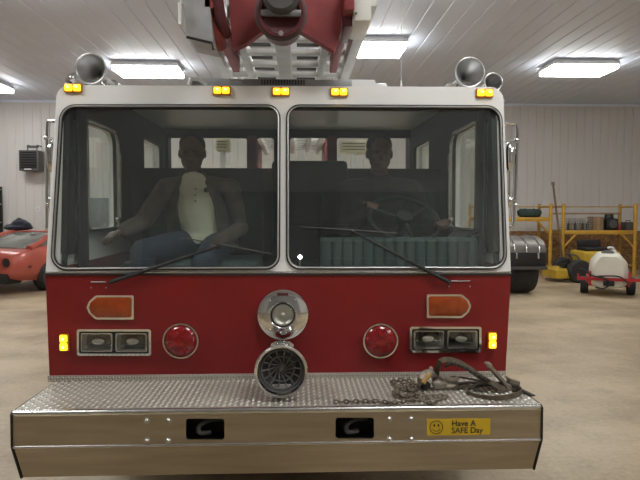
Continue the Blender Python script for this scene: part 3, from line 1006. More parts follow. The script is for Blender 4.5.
# outer section: two deep rails, rungs and a diagonal-braced handrail truss
for s in (-1, 1):
    lad.b2((XLC + s * .455 - .035, 3.05, ZLD), (XLC + s * .455 + .035, LEND, ZLD + .11), .008)
    lad.b2((XLC + s * .455 - .02, 3.5, ZLD + .42), (XLC + s * .455 + .02, LEND, ZLD + .47), .005)
    y = 3.6
    while y < LEND - .5:
        lad.tube([V((XLC + s * .455, y, ZLD + .10)), V((XLC + s * .455, y + .28, ZLD + .44)), V((XLC + s * .455, y + .56, ZLD + .10))], .014, 6)
        y += .56
ladder = lad.build('aerial_ladder', 'ladder_white', T)
mb = MB()
for s in (-1, 1):
    mb.b2((XLC + s * .27 - .026, 3.35, ZLD + .03), (XLC + s * .27 + .026, LEND - .2, ZLD + .13), .006)
mb.build('fly_rail', 'ladder', ladder)
mb = MB()
for s in (-1, 1):
    mb.b2((XLC + s * .345 - .025, 3.0, ZLD - .035), (XLC + s * .345 + .025, 4.35, ZLD + .10), .006)
mb.build('slide_beam', 'red_dull', ladder)
y = 3.5
while y < LEND - .3:
    MB().b2((XLC - .42, y, ZLD + .05), (XLC + .42, y + .07, ZLD + .085), .006).build('rung', 'ladder', ladder)
    for s in (-1, 1):
        MB().b2((XLC + s * .16 - .075, y + .15, ZLD + .06), (XLC + s * .16 + .075, y + .20, ZLD + .075), .004).build('step_pad', 'darkgrey', ladder)
    y += .33
MB().b2((XLC - .05, 3.25, ZLD - .02), (XLC + .05, LEND - .4, ZLD + .06), .02).build('waterway_pipe', 'ladder_white', ladder)

# tip: red nozzle mount of two cheek plates, round monitor between them
YN = 3.12


def cheek(poly, y0, t, name, m_, par, n=0):
    q = [(P(a, b, y0).x, P(a, b, y0).z) for a, b in poly]
    return MB().plate([rounded(q, n, 3) if n else q], lambda u, v, w: V((u, y0 + w, v)), t).build(name, m_, par)


tipz = P(280, -60, YN).z
mount = MB().b2((P(226, 0, YN).x, YN + .04, P(280, -14, YN).z), (P(342, 0, YN).x, YN + .3, tipz), .02).build('nozzle_mount', 'red_dull', ladder)
cheek([(226, -40), (232.5, 49), (246, 43), (268, 27), (272, -40)], YN, .07, 'nozzle_cheek', 'red_dull', ladder, .008)
cheek([(292, -40), (297, 29), (316, 40), (335, 51.5), (341, 30), (344, -40)], YN, .07, 'nozzle_cheek', 'red_dull', ladder, .008)
c = P(281, 14, 2.98)
r = 24 / 600 * 2.98
mb = MB().lathe([(r * .9, -.30), (r * .95, -.04), (r, -.02), (r, .02), (r * .93, .028), (r * .8, .028), (r * .76, .01), (r * .3, -.01), (0, -.012)], c, axis=(0, -1, -.12), n=36)
mon = mb.build('monitor', 'dark_red', ladder)
MB().torus(c, r * 1.0, .009, (0, 1, .12), 36, 8).build('monitor_ring', 'darkgrey', ladder)
MB().b2((c.x - r * .82, 2.945, c.z - .022), (c.x + r * .82, 2.965, c.z + .012), .006).build('monitor_bar', 'grille', ladder)
MB().lathe([(r * .78, 0), (r * .74, .05), (r * .6, .07), (0, .07)], c + V((0, 0, .075)), axis=(0, -1, 0), n=28).build('monitor_nozzle', 'darkgrey', ladder)
MB().cyl(P(281, 33, 2.95), P(281, 33, 2.94), .012).build('monitor_bolt', 'grey', ladder)
# grey lamp box hanging outside the left rail, red arm beside it
cheek([(179, -30), (187, 36), (213, 42), (207, -30)], 3.0, .3, 'tip_lamp_box', 'grey', ladder, .006)
MB().tube([P(186.5, 37, 2.995), P(212, 43, 2.995), P(213.5, 50, 3.0)], .007, 6).build('box_trim', 'black', ladder)
MB().b2((P(179, 0, 2.99).x, 2.96, P(0, 24, 2.99).z), (P(181.5, 0, 2.99).x, 2.99, P(0, 2, 2.99).z)).build('box_edge', 'ladder_white', ladder, smooth=0)
MB().tube(spline([P(196, -30, 3.02), P(203, 0, 3.05), P(210, 22, 3.08), P(216, 36, 3.12), P(220, 44, 3.2)], 5), [.05] * 10 + [.042] * 11, 10).build('tip_arm', 'red_dull', ladder)
MB().tube(spline([P(214, -25, 3.0), P(218, 4, 3.02), P(221, 22, 3.06), P(226, 34, 3.15)], 5), .03, 10).build('tip_hose', 'dark_red', ladder)
# white end block on the other rail with red and dark flashing beside it
a, b = P(352, 27, 3.12), P(369.5, -30, 3.12)
MB().b2((a.x, 3.02, a.z), (b.x, 3.36, b.z), .012).build('rail_end_block', 'ladder_white', ladder)
a, b = P(341, 45, 3.3), P(349, -20, 3.3)
MB().b2((a.x, 3.1, a.z + .04), (b.x, 3.42, b.z), .008).build('rail_flashing', 'dark_red', ladder)
MB().cyl(P(356, 13.5, 3.018), P(356, 13.5, 3.012), .006).build('block_bolt', 'darkgrey', ladder)

# --- body behind the cab, turntable, wheels
bd = MB()
bd.b2((XCL + .02, 6.15, .55), (XCR - .02, 11.4, 1.72), .02)
body = bd.build('rear_body', 'red', T)
MB().b2((XCL + .10, 6.2, 1.72), (XCR - .10, 11.3, 1.80), .01).build('body_deck', 'tread', body)
MB().cyl((XLC, 9.8, 1.8), (XLC, 9.8, 2.3), .55, .5, 32).build('turntable', 'red_dull', body)
for s in (-1, 1):
    MB().b2((XLC + s * .56 - .05, 9.3, 2.28), (XLC + s * .56 + .05, 10.3, 3.05), .02).build('turntable_cheek', 'red_dull', body)
for a, b, y0, y1 in ((215, 228, 138.5, 150), (341, 366.5, 140.5, 152.5)):
    q0, q1 = P(a, y0, 7), P(b, y1, 7)
    o = MB().b2((q0.x, 7, q1.z), (q1.x, 7.3, q0.z), .01).build('hose_box', 'cream_box', body)
    mb = MB()
    for k in (1, 2, 3):
        z = q1.z + (q0.z - q1.z) * k / 4
        mb.b2((q0.x + .02, 6.993, z - .004), (q1.x - .02, 7.0, z + .004))
    mb.build('hose_box_slat', 'darkgrey', body, smooth=0)
    MB().b2(((q0.x + q1.x) / 2 - .03, 7.05, 1.79), ((q0.x + q1.x) / 2 + .03, 7.2, q1.z), .005).build('hose_box_post', 'ladder_white', body)


def wheel(x, y, r, w, par, name='wheel'):
    mb = MB()
    mb.lathe([(r * .55, -w / 2), (r * .9, -w / 2), (r * .98, -w * .42), (r, -w * .3), (r, w * .3), (r * .98, w * .42), (r * .9, w / 2), (r * .55, w / 2)], (x, y, r), axis=(1, 0, 0), n=36)
    o = mb.build(name, 'tyre', par)
    MB().lathe([(r * .56, -w * .4), (r * .5, -w * .42), (r * .2, -w * .2), (r * .2, w * .2), (r * .5, w * .42), (r * .56, w * .4)], (x, y, r), axis=(1, 0, 0), n=24).build('rim', 'satin', o)
    return o


for x in (XCL + .20, XCR - .20):
    wheel(x, 4.4, .52, .29, T)
    wheel(x + (.02 if x < 0 else -.02), 9.6, .52, .5, T)
# ================================================================== straps and chain on the bumper deck
def PD(px, py, h=0.0): return PZ(px, py, ZD + .003 + h)


st = thing('ratchet_strap', PD(485, 388), 'worn ratchet tie-down strap coiled on the bumper deck beside the headlight', 'strap')
# braided strap arching up from the hook to the ratchet
arc = spline([PD(434, 384, .012), PD(436, 378, .035), PD(437, 372, .075), P(440, 362, 2.98), P(447, 359.5, 2.99), P(458, 362, 2.99), P(470, 369, 2.98), P(482, 378, 2.97), P(494, 384, 2.95), PD(505, 390, .014)], 6)
MB().tube(arc, .011, 8, flat=(.013, .004)).build('webbing', 'strap', st)
arc2 = spline([P(446, 366, 2.98), P(452, 363.5, 2.97), P(463, 367, 2.97), P(475, 374, 2.97), P(488, 380.5, 2.95), PD(498, 387, .018)], 6)
mb = MB()
for k, p in enumerate(arc2):
    if k % 2 == 0: mb.ball(p, (.0105, .0105, .0105), 8, 6)
mb.tube(arc2, .006, 8)
mb.build('braided_sleeve', 'braid', st)
lp = [PD(468 + 26 + 27 * math.cos(t), 391 + 7.0 * math.sin(t), .012 + .010 * math.sin(t * 2)) for t in [2 * PI * k / 12 for k in range(12)]]
MB().tube(spline(lp, 4, loop=True), .01, 8, loop=True, flat=(.003, .012)).build('webbing_loop', 'strap', st)
lp2 = [PD(470 + 26 + 24 * math.cos(t), 388.5 + 4.5 * math.sin(t), .03) for t in [PI + PI * k / 8 for k in range(9)]] 
mb = MB()
for p in spline(lp2, 4): mb.ball(p, .0085, 8, 6)
mb.tube(spline(lp2, 4), .006, 8)
mb.build('braided_sleeve', 'braid', st)
tail = spline([PD(503, 384, .02), PD(514, 386.5, .012), PD(524, 391, .006), PD(533, 395.5, .005)], 6)
MB().tube(tail, .01, 8, flat=(.013, .0025)).build('webbing_tail', 'braid', st)
# ratchet with its handle propped up
r0, r1 = PD(507, 386, .02), P(488, 364.5, 2.98)
mb = MB()
d = (r1 - r0)
for s in (-1, 1):
    off = V((0, s * .018, s * .004))
    mb.tube([r0 + off, r0 + off + d * .5, r1 + off], .006, 6, flat=(.02, .006))
mb.tube([r1 + V((.01, -.02, 0)), r1 + V((-.004, 0, .006)), r1 + V((.01, .02, 0))], .009, 8)
mb.build('ratchet_handle', 'castgrey', st)
mb = MB().cyl(r0 + V((0, -.03, 0)), r0 + V((0, .03, 0)), .017).box(r0 + V((.02, 0, -.005)), (.06, .05, .022), .004).cyl(r0 + V((-.015, -.034, .012)), r0 + V((-.015, .034, .012)), .006)
mb.build('ratchet', 'castgrey', st)
q = PD(449, 382, .022)
mb = MB().cyl(q + V((-.03, -.03, .01)), q + V((-.03, .03, .01)), .014).cyl(q + V((.025, -.03, .0)), q + V((.025, .03, .0)), .010)
for sg in (-1, 1):
    mb.box(q + V((0, sg * .026, .004)), (.085, .004, .034), .001, rot=Euler((0, .15, 0)).to_matrix())
mb.box(q + V((.03, 0, .012)), (.05, .045, .008), .002, rot=Euler((0, -.5, 0)).to_matrix())
mb.build('ratchet_buckle', 'castgrey', st)
q = PD(513, 382.5, .024)
MB().box(q, (.055, .05, .03), .006, rot=Euler((0, .2, .3)).to_matrix()).cyl(q + V((-.02, -.034, .018)), q + V((-.02, .034, .018)), .008).build('buckle_block', 'rust', st)
MB().tube(spline([PD(458, 384, .02), PD(470, 382.5, .026), PD(484, 383.5, .028), PD(498, 383, .034), PD(510, 383, .036)], 6), .01, 8, flat=(.013, .003)).build('webbing', 'braid', st)
MB().tube(spline([PD(456, 387, .01), PD(468, 386.5, .014), PD(478, 388.5, .012)], 6), .01, 8, flat=(.012, .003)).build('webbing', 'castgrey', st)
MB().tube(spline([PD(440, 380, .012), PD(455, 377, .03), PD(470, 379, .022), PD(486, 382, .012), PD(500, 383, .03)], 6), .01, 8, flat=(.012, .003)).build('webbing', 'braid', st)

hk = thing('snap_hook', PD(428, 385), 'dirty grey and yellow snap hook lying at the end of the coiled strap', 'hook')
hp = [PD(444, 382, .012), PD(437, 378, .03), P(430, 373, 2.93), P(425, 374, 2.92), P(421, 379, 2.90), PD(419.5, 385, .022), PD(423, 387, .012), PD(428, 384.5, .016)]
MB().tube(spline(hp, 5), [.016] * 10 + [.018] * 12 + [.012] * 14, 10).build('hook_body', 'castgrey', hk)
MB().tube(spline([P(429, 374.5, 2.905), P(425, 378.5, 2.895), P(422.5, 383, 2.885)], 5), .015, 10).build('yellow_grip', 'yhook', hk)
MB().ball(PD(425.5, 385.5, .026), (.026, .02, .026)).build('swivel', 'black', hk)
MB().ball(PD(440, 384, .028), (.045, .03, .028), rot=Euler((0, .2, .3)).to_matrix()).ball(PD(449, 386, .016), (.04, .025, .016)).cyl(PD(434, 380, .035), P(431, 368, 2.94), .012, .009).build('eye', 'castgrey', hk)
mb = MB()
for k in range(3): mb.tube([PD(446 + k * 4, 388 - k * 2, .012), PD(460 + k * 4, 386 - k * 2, .02), PD(472 + k * 3, 387 - k, .010)], .004, 6)
mb.build('hook_wire', 'rust', hk)


def chain(path, name, label, cat, R=.0105, r=.0040, m_='rust'):
    pts = spline(path, 14)
    seg = [(pts[i + 1] - pts[i]).length for i in range(len(pts) - 1)]
    tot = sum(seg); mb = MB(); step = .0235; s = 0; k = 0

    def at(d):
        for i, l in enumerate(seg):
            if d <= l: return pts[i].lerp(pts[i + 1], d / l)
            d -= l
        return pts[-1]
    while s < tot - step:
        a, b = at(s), at(s + step); c = (a + b) / 2; d = (b - a).normalized()
        e, f = frame_for(d)
        n = e if k % 2 else f
        n = (n + .4 * (f if k % 2 else e)).normalized()
        mb.tube([c + d * (.0155 * math.cos(t)) + n * (R * math.sin(t)) for t in [2 * PI * i / 12 for i in range(12)]], r, 6, loop=True)
        s += step; k += 1
    o = mb.build(name, m_, None, loc=PD(415, 395))
    tag(o, label, cat)
    return o


h = .009
chain([PD(334, 402, h), PD(352, 401.5, h), PD(372, 401, h), PD(392, 402.5, h), PD(406, 401, h), PD(420, 400, h), PD(431, 403, h), PD(440, 399, h), PD(448, 397, h), PD(436, 396, h), PD(424, 398, h), PD(412, 395, h), PD(398, 397, h),
       PD(394, 391, h), PD(404, 388, h), PD(412, 391, h), PD(420, 388, h), PD(408, 384, h), PD(396, 386, h), PD(392, 381, h), PD(402, 380, h), PD(414, 382, h), PD(408, 387, h * 2), PD(399, 390, h * 2), PD(398, 394, h * 2), PD(408, 397, h * 2), PD(418, 394, h * 2), PD(426, 395.5, h * 1.6), PD(430, 399, h * 1.4)],
      'tow_chain', 'rusty light chain strewn over the bumper deck beside the coiled strap', 'chain')

# ================================================================== people in the cab
def limb(mb, pts, rad, n=12):
    P_ = [V(p) for p in pts]
    if len(P_) == 2:
        P_ = [P_[0], P_[0].lerp(P_[1], .5), P_[1]]; rad = [rad[0], (rad[0] + rad[1]) / 2, rad[1]]
    mb.tube(P_, rad, n)
    for p, r in zip(P_, rad): mb.ball(p, r * .99, 12, 8)
    return mb


def hand(mb, wrist, d, palm_n, side, curl=.5):
    """palm, four unequal curled fingers and a thumb leaving the side of the palm"""
    d = V(d).normalized(); nrm = V(palm_n); nrm = (nrm - d * nrm.dot(d)).normalized(); lat = d.cross(nrm) * side
    rot = Matrix((lat, d, nrm)).transposed()
    w = V(wrist)
    mb.ball(w + d * .045, (.040, .052, .016), 12, 8, rot=rot)
    lens = (.072, .08, .074, .058)
    for k in range(4):
        b = w + d * .082 + lat * (-.028 + .019 * k)
        L = lens[k]; pts = [b]; ang = curl * .5
        for j in range(3):
            l = L * (.45, .32, .23)[j]
            pts.append(pts[-1] + (d * math.cos(ang) - nrm * math.sin(ang)) * l); ang += curl
        mb.tube([w + d * .05 + lat * (-.024 + .016 * k)] + pts, [.010, .0105, .0095, .0088, .007], 8)
        mb.ball(pts[-1], .0072, 8, 6)
    t0 = w + d * .025 - lat * .034
    t = [t0, t0 + d * .03 - lat * .022, t0 + d * .062 - lat * .024 - nrm * .018]
    mb.tube(t, [.014, .012, .009], 8); mb.ball(t[-1], .009, 8, 6)


def remeshed(mb, name, m_, parent, vox=.007, smooth_it=4):
    o = mb.build(name + '_raw', m_, parent, smooth=0)
    md = o.modifiers.new('r', 'REMESH'); md.mode = 'VOXEL'; md.voxel_size = vox
    s = o.modifiers.new('s', 'SMOOTH'); s.factor = .5; s.iterations = smooth_it
    dg = bpy.context.evaluated_depsgraph_get()
    me = bpy.data.meshes.new_from_object(o.evaluated_get(dg))
    par = o.parent; bpy.data.objects.remove(o)
    me.name = name
    me.polygons.foreach_set('use_smooth', [True] * len(me.polygons))
    if not me.materials: me.materials.append(M[m_])
    q = bpy.data.objects.new(name, me); COL.objects.link(q); q.parent = par
    return q


def head(mb, c, face, up=V((0, 0, 1))):
    f = V(face).normalized(); l = f.cross(up).normalized(); u = l.cross(f).normalized()
    rot = Matrix((l, -f, u)).transposed()
    q = lambda a, b, d: c + l * a + f * b + u * d
    mb.ball(q(0, -.008, .03), (.076, .094, .088), 20, 14, rot)
    mb.ball(q(0, .015, -.045), (.068, .070, .072), 16, 12, rot)
    mb.ball(q(0, .055, -.092), (.028, .026, .024), 12, 8, rot)
    mb.ball(q(0, .092, -.018), (.012, .018, .024), 10, 8, rot)
    mb.ball(q(0, .100, -.032), (.017, .015, .011), 10, 8, rot)
    mb.ball(q(0, .078, .018), (.055, .018, .012), 12, 8, rot)
    mb.ball(q(0, .082, -.066), (.024, .012, .007), 12, 8, rot)
    mb.ball(q(0, .080, -.077), (.021, .012, .006), 12, 8, rot)
    for s in (-1, 1):
        mb.ball(q(s * .079, -.012, -.008), (.010, .02, .032), 10, 8, rot)
        mb.ball(q(s * .043, .06, -.03), (.024, .018, .02), 10, 8, rot)
    return q, rot


def person_1():
    root = thing('person', (P(200, 250, 3.95).x, 3.95, 1.355), 'person in open brown jacket and cream shirt, sitting in the cab without a wheel', 'person')
    hc = P(192, 152.5, 3.82)
    nb, nk = P(195, 181, 3.92), P(193, 169, 3.88)
    pel = V((P(205, 250, 3.98).x, 3.98, 1.455))
    chest = P(199, 207, 3.93)
    shL, shR = P(167, 188, 3.92), P(229, 188, 3.93)
    elL, wrL = P(143, 222, 3.80), P(122, 231, 3.66)
    elR, wrR = P(240, 228, 3.88), P(214, 245, 3.66)
    hipL, hipR = pel + V((-.10, -.03, -.01)), pel + V((.10, -.03, -.01))
    knL, knR = P(143, 252, 3.50), P(203, 266, 3.50)
    anL, anR = knL + V((-.02, -.02, -.40)), knR + V((0, -.02, -.36))
    anL.z = anR.z = 1.06
    b = MB()
    limb(b, [pel, chest, nb], [.135, .15, .085], 16)
    b.ball(chest, (.165, .11, .16)); b.ball(pel, (.165, .12, .11))
    limb(b, [nb, nk, hc + V((0, .01, -.04))], [.06, .052, .05])
    q, rot = head(b, hc, (.03, -1, -.06))
    for s_, e_, w_ in ((shL, elL, wrL), (shR, elR, wrR)):
        limb(b, [nb + V((0, 0, -.03)), s_], [.06, .06]); limb(b, [s_, e_, w_], [.057, .042, .027])
    for h_, k_, a_ in ((hipL, knL, anL), (hipR, knR, anR)):
        limb(b, [h_, k_], [.088, .062]); limb(b, [k_, k_.lerp(a_, .35), a_], [.06, .058, .038])
        limb(b, [a_ + V((0, .04, -.045)), a_ + V((0, -.14, -.06))], [.04, .033])
    hand(b, wrL, (wrL - elL) + V((0, -.02, .0)), (0, .2, 1), -1, .45)
    hand(b, wrR, (wrR - elR) + V((-.03, 0, -.02)), (0, .1, 1), 1, .45)
    body = remeshed(b, 'body', 'skin', root, .0065)
    # hair cap
    m = MB().ball(q(0, -.022, .046), (.083, .094, .083), 20, 14, rot).ball(q(0, -.055, -.005), (.075, .055, .075), 16, 10, rot)
    remeshed(m, 'hair', 'hair', root, .009, 2)
    m = MB()
    for s in (-1, 1): m.ball(q(s * .03, .078, .002), (.012, .009, .007), 10, 8, rot)
    m.build('eyes', 'ink', root)
    # shirt, then the jacket worn open over it
    m = MB()
    limb(m, [pel + V((0, 0, .05)), chest, nb + V((0, -.012, -.03))], [.15, .155, .088], 18)
    m.ball(chest + V((0, -.012, -.02)), (.172, .125, .17)); m.ball(pel + V((0, -.03, .04)), (.165, .135, .11))
    m.torus(nb + V((0, -.03, .010)), .066, .015, (0, .6, 1), 24, 8)
    m.ball(nb + V((0, -.045, -.055)), (.11, .065, .07))
    sh = remeshed(m, 'shirt', 'shirt', root, .011, 5)
    m = MB()
    for k in range(3): m.ball(P(195.5, 189 + k * 6, 3.765 - k * .004), (.005, .004, .005), 8, 6)
    m.build('shirt_button', 'darkgrey', sh)
    ec = P(206, 190, 3.80)
    MB().ball(ec, (.014, .008, .016), 10, 8).build('chest_emblem', 'darkgrey', sh)
    # jacket: open wrap from one side of the front round the back to the other
    rings = []
    for k in range(9):
        t = k / 8
        c = (nb + V((0, 0, -.01))).lerp(pel + V((0, 0, -.03)), t)
        w = .14 + .085 * min(1, t * 2.5); dpt = .10 + .07 * min(1, t * 2)
        g = .62 - .10 * t          # half opening at the front
        out, inn = [], []
        for i in range(25):
            an = -PI / 2 + g + (2 * PI - 2 * g) * i / 24
            out.append(c + V((math.cos(an) * w, math.sin(an) * dpt, .02 * (1 - abs(math.cos(an))) * (1 - t))))
            inn.append(c + V((math.cos(an) * (w - .012), math.sin(an) * (dpt - .012), 0)))
        rings.append(out + inn[::-1])
    m = MB().loft(rings)
    jk = m.build('jacket', 'jacket', root, smooth=60)
    for s_, e_, w_ in ((shL, elL, wrL), (shR, elR, wrR)):
        m = MB(); w2 = e_.lerp(w_, .93)
        limb(m, [s_ + (nb - s_) * .62 + V((0, .01, -.012)), s_ + V((0, 0, -.012)), s_.lerp(e_, .5), e_, e_.lerp(w_, .5), w2], [.070, .080, .066, .058, .05, .042], 14)
        remeshed(m, 'sleeve', 'jacket', jk, .012, 4)
    m = MB()
    for h_, k_, a_ in ((hipL, knL, anL), (hipR, knR, anR)):
        limb(m, [h_, h_.lerp(k_, .5), k_], [.102, .09, .075], 14); limb(m, [k_, a_ + V((0, 0, .04))], [.073, .055], 14)
    m.ball(pel + V((0, -.01, -.01)), (.185, .14, .10))
    remeshed(m, 'jeans', 'jeans', root, .012, 4)
    m = MB()
    for a_ in (anL, anR): m.ball(a_ + V((0, -.06, -.055)), (.048, .135, .034)).ball(a_ + V((0, .0, -.02)), (.046, .055, .05))
    remeshed(m, 'shoes', 'black', root, .01, 2)
    return root


def person_2():
    root = thing('person', (P(379, 250, 3.95).x, 3.95, 1.355), 'person in dark jacket holding the steering wheel behind the teal dash pad', 'person')
    hc = P(379.5, 153, 3.84)
    nb, nk = P(379, 183, 3.93), P(379, 171, 3.89)
    pel = V((P(380, 250, 3.98).x, 3.98, 1.455))
    chest = P(379, 208, 3.94)
    shL, shR = P(348, 191, 3.93), P(411, 191, 3.93)
    a_, b_ = frame_for(tilt)
    gripR = sw + (V((1, 0, 0)) - tilt * tilt.x).normalized() * .215
    gripL = sw + (V((-.75, .55, .2)) - tilt * V((-.75, .55, .2)).dot(tilt)).normalized() * .215
    elR, elL = P(428, 226, 3.84), P(343, 228, 3.86)
    wrR = gripR + V((.01, .075, -.02)); wrL = gripL + V((-.01, .075, -.02))
    hipL, hipR = pel + V((-.10, -.03, -.01)), pel + V((.10, -.03, -.01))
    knL, knR = P(356, 266, 3.60), P(410, 266, 3.60)
    knL.z = knR.z = 1.36
    anL, anR = knL + V((0, .02, -.3)), knR + V((0, .02, -.3))
    anL.z = anR.z = 1.06
    b = MB()
    limb(b, [pel, chest, nb], [.14, .155, .085], 16)
    b.ball(chest, (.17, .115, .16)); b.ball(pel, (.165, .12, .11))
    limb(b, [nb, nk, hc + V((0, .01, -.04))], [.062, .055, .052])
    q, rot = head(b, hc, (.02, -1, -.04))
    for s_, e_, w_ in ((shL, elL, wrL), (shR, elR, wrR)):
        limb(b, [nb + V((0, 0, -.03)), s_], [.06, .06]); limb(b, [s_, e_, w_], [.057, .042, .027])
    for h_, k_, an_ in ((hipL, knL, anL), (hipR, knR, anR)):
        limb(b, [h_, k_], [.088, .062]); limb(b, [k_, k_.lerp(an_, .35), an_], [.06, .058, .038])
        limb(b, [an_ + V((0, .04, -.045)), an_ + V((0, -.14, -.06))], [.04, .033])
    hand(b, wrR, (0, -1, .25), (-.3, .2, 1), 1, .85)
    hand(b, wrL, (0, -1, .25), (.3, .2, 1), -1, .85)
    remeshed(b, 'body', 'skin', root, .0065)
    m = MB().ball(q(0, -.022, .048), (.084, .095, .083), 20, 14, rot).ball(q(0, -.055, .0), (.076, .055, .07), 16, 10, rot)
    remeshed(m, 'hair', 'hair', root, .009, 2)
    m = MB()
    for s in (-1, 1): m.ball(q(s * .03, .078, .002), (.012, .009, .007), 10, 8, rot)
    m.build('eyes', 'ink', root)
    m = MB()
    limb(m, [pel + V((0, 0, .03)), chest, nb + V((0, 0, -.02))], [.165, .175, .095], 18)
    m.ball(chest + V((0, -.01, 0)), (.195, .14, .18)); m.ball(pel + V((0, -.01, .03)), (.19, .145, .12))
    m.torus(nb + V((0, -.01, .03)), .066, .018, (0, .3, 1), 24, 8)
    for s_, e_, w_ in ((shL, elL, wrL), (shR, elR, wrR)):
        limb(m, [nb + V((0, 0, -.03)), s_], [.075, .078])
        limb(m, [s_, s_.lerp(e_, .5), e_, e_.lerp(w_, .5), e_.lerp(w_, .93)], [.078, .066, .058, .05, .042], 14)
    remeshed(m, 'jacket', 'darkjacket', root, .011, 5)
    m = MB()
    for h_, k_, an_ in ((hipL, knL, anL), (hipR, knR, anR)):
        limb(m, [h_, h_.lerp(k_, .5), k_], [.102, .09, .075], 14); limb(m, [k_, an_ + V((0, 0, .04))], [.073, .055], 14)
    m.ball(pel + V((0, -.01, -.02)), (.18, .135, .10))
    remeshed(m, 'trousers', 'jeans', root, .012, 4)
    m = MB()
    for k_ in (anL, anR): m.ball(k_ + V((0, -.06, -.055)), (.048, .135, .034)).ball(k_ + V((0, .0, -.02)), (.046, .055, .05))
    remeshed(m, 'shoes', 'black', root, .01, 2)


person_1()
person_2()

# ================================================================== left background
# coral sports car, tail towards us
car = thing('sports_car', (0, 0, 0), 'faded coral red sports car with round tail lights parked by the wall', 'car')
# stations along the length: x, half width, sill z, belt z, shoulder z, deck z
ST = [(0.0, .66, .42, .55, .66, .74), (.06, .78, .34, .58, .80, .86), (.35, .84, .27, .60, .86, .90), (.75, .885, .24, .60, .92, .90), (1.15, .895, .22, .58, .94, .90), (1.6, .84, .2, .55, .88, .88), (2.2, .80, .2, .52, .82, .86),
      (2.8, .82, .2, .54, .83, .86), (3.4, .885, .22, .58, .92, .84), (3.8, .87, .24, .58, .88, .80), (4.3, .78, .28, .52, .70, .72), (4.62, .60, .34, .46, .56, .58), (4.7, .45, .38, .45, .5, .52)]
rings = []
for x, w, sz, bz, hz, dz in ST:
    half = [(w * .90, sz), (w * .97, (sz + bz) / 2), (w, bz), (w * .985, (bz + hz) / 2), (w * .93, hz - .02), (w * .80, hz), (w * .55, (hz + dz) / 2), (w * .25, dz), (0, dz)]
    ring = [V((x, -a, z)) for a, z in half] + [V((x, a, z)) for a, z in half[::-1][1:]]
    rings.append(ring)
MB().loft(rings).build('body_shell', 'coral', car, smooth=85)
# greenhouse: roof, flanking sail panels, wrap rear glass
GS = [(0.62, .60, .90, .92), (0.95, .63, .91, 1.05), (1.35, .62, .91, 1.17), (1.75, .60, .90, 1.225), (2.2, .59, .88, 1.215), (2.65, .62, .87, 1.08), (3.05, .66, .86, .88)]


def gring(x, w, z0, z1, k=1.0):
    half = [(w * 1.08, z0 - .04), (w * 1.02, z0 + (z1 - z0) * .35), (w * .90, z0 + (z1 - z0) * .8), (w * .74, z1 - .01), (w * .4, z1), (0, z1 + .005)]
    return [V((x, -a, z)) for a, z in half] + [V((x, a, z)) for a, z in half[::-1][1:]]


MB().loft([gring(*g) for g in GS]).build('greenhouse_glass', 'carglass', car, smooth=50)
MB().loft([gring(x, w * 1.025, z0, z1 + .016) for x, w, z0, z1 in [(1.62, .605, .90, 1.207), (1.75, .60, .90, 1.225), (2.2, .59, .88, 1.215), (2.32, .597, .88, 1.19)]]).build('roof_panel', 'coral', car, smooth=50)
for s in (-1, 1):
    MB().tube([V((.55, s * .70, .90)), V((.95, s * .665, 1.00)), V((1.35, s * .59, 1.13)), V((1.75, s * .53, 1.215))], [.07, .062, .055, .045], 10).build('sail_panel', 'coral', car)
    for y in (.36, .60):
        c = V((.0 if y < .5 else .012, s * y, .655))
        tl = MB().lathe([(.085, .0), (.110, .03), (.100, .036), (.092, .01), (0, .008)], c, axis=(-1, 0, 0), n=20).build('tail_light', 'coral', car)
        MB().lathe([(.086, .012), (.076, .024), (0, .028)], c, axis=(-1, 0, 0), n=20).build('lens', 'pocket', tl)
    MB().box((.38, s * .845, .55), (.10, .012, .05), .004).build('side_marker', 'dark_red', car)
for x, w in ((.98, .25), (3.45, .23)):
    for s in (-1, 1):
        o = MB().lathe([(.19, -w / 2), (.30, -w / 2), (.33, -w * .3), (.33, w * .3), (.30, w / 2), (.19, w / 2)], (x, s * .79, .33), axis=(0, 1, 0), n=28).build('wheel', 'tyre', car)
        MB().lathe([(.195, -w * .44), (.05, -w * .5), (.05, w * .5), (.195, w * .44)], (x, s * .79, .33), axis=(0, 1, 0), n=20).build('rim', 'satin', o)
mb = MB().box((.2, 0, .33), (.45, 1.25, .22), .03)
mb.build('rear_valance', 'black', car)
CAR_A = math.radians(78)
CARX = P(17, 270, 11.9).x - .80
place(car, (CARX, 12.05, 0), CAR_A)
CM = Matrix.Translation((CARX, 12.05, 0)) @ Matrix.Rotation(CAR_A, 4, 'Z')

c = CM @ V((2.0, .12, 1.243))
a, b = P(4, 231, c.y), P(33, 231, c.y)
cx = (a.x + b.x) / 2
mb = MB().ball((cx, c.y, c.z + .05), (.33, .25, .075)).ball((cx + .04, c.y, c.z + .13), (.19, .18, .12)).ball((cx - .15, c.y + .02, c.z + .07), (.18, .18, .07)).ball((cx + .03, c.y - .02, c.z + .22), (.07, .08, .06)).ball((cx + .18, c.y - .02, c.z + .10), (.12, .14, .09))
o = remeshed(mb, 'folded_jacket', 'navy', None, .02, 6)
tag(o, 'crumpled dark navy jacket lying on the roof of the coral car', 'jacket')

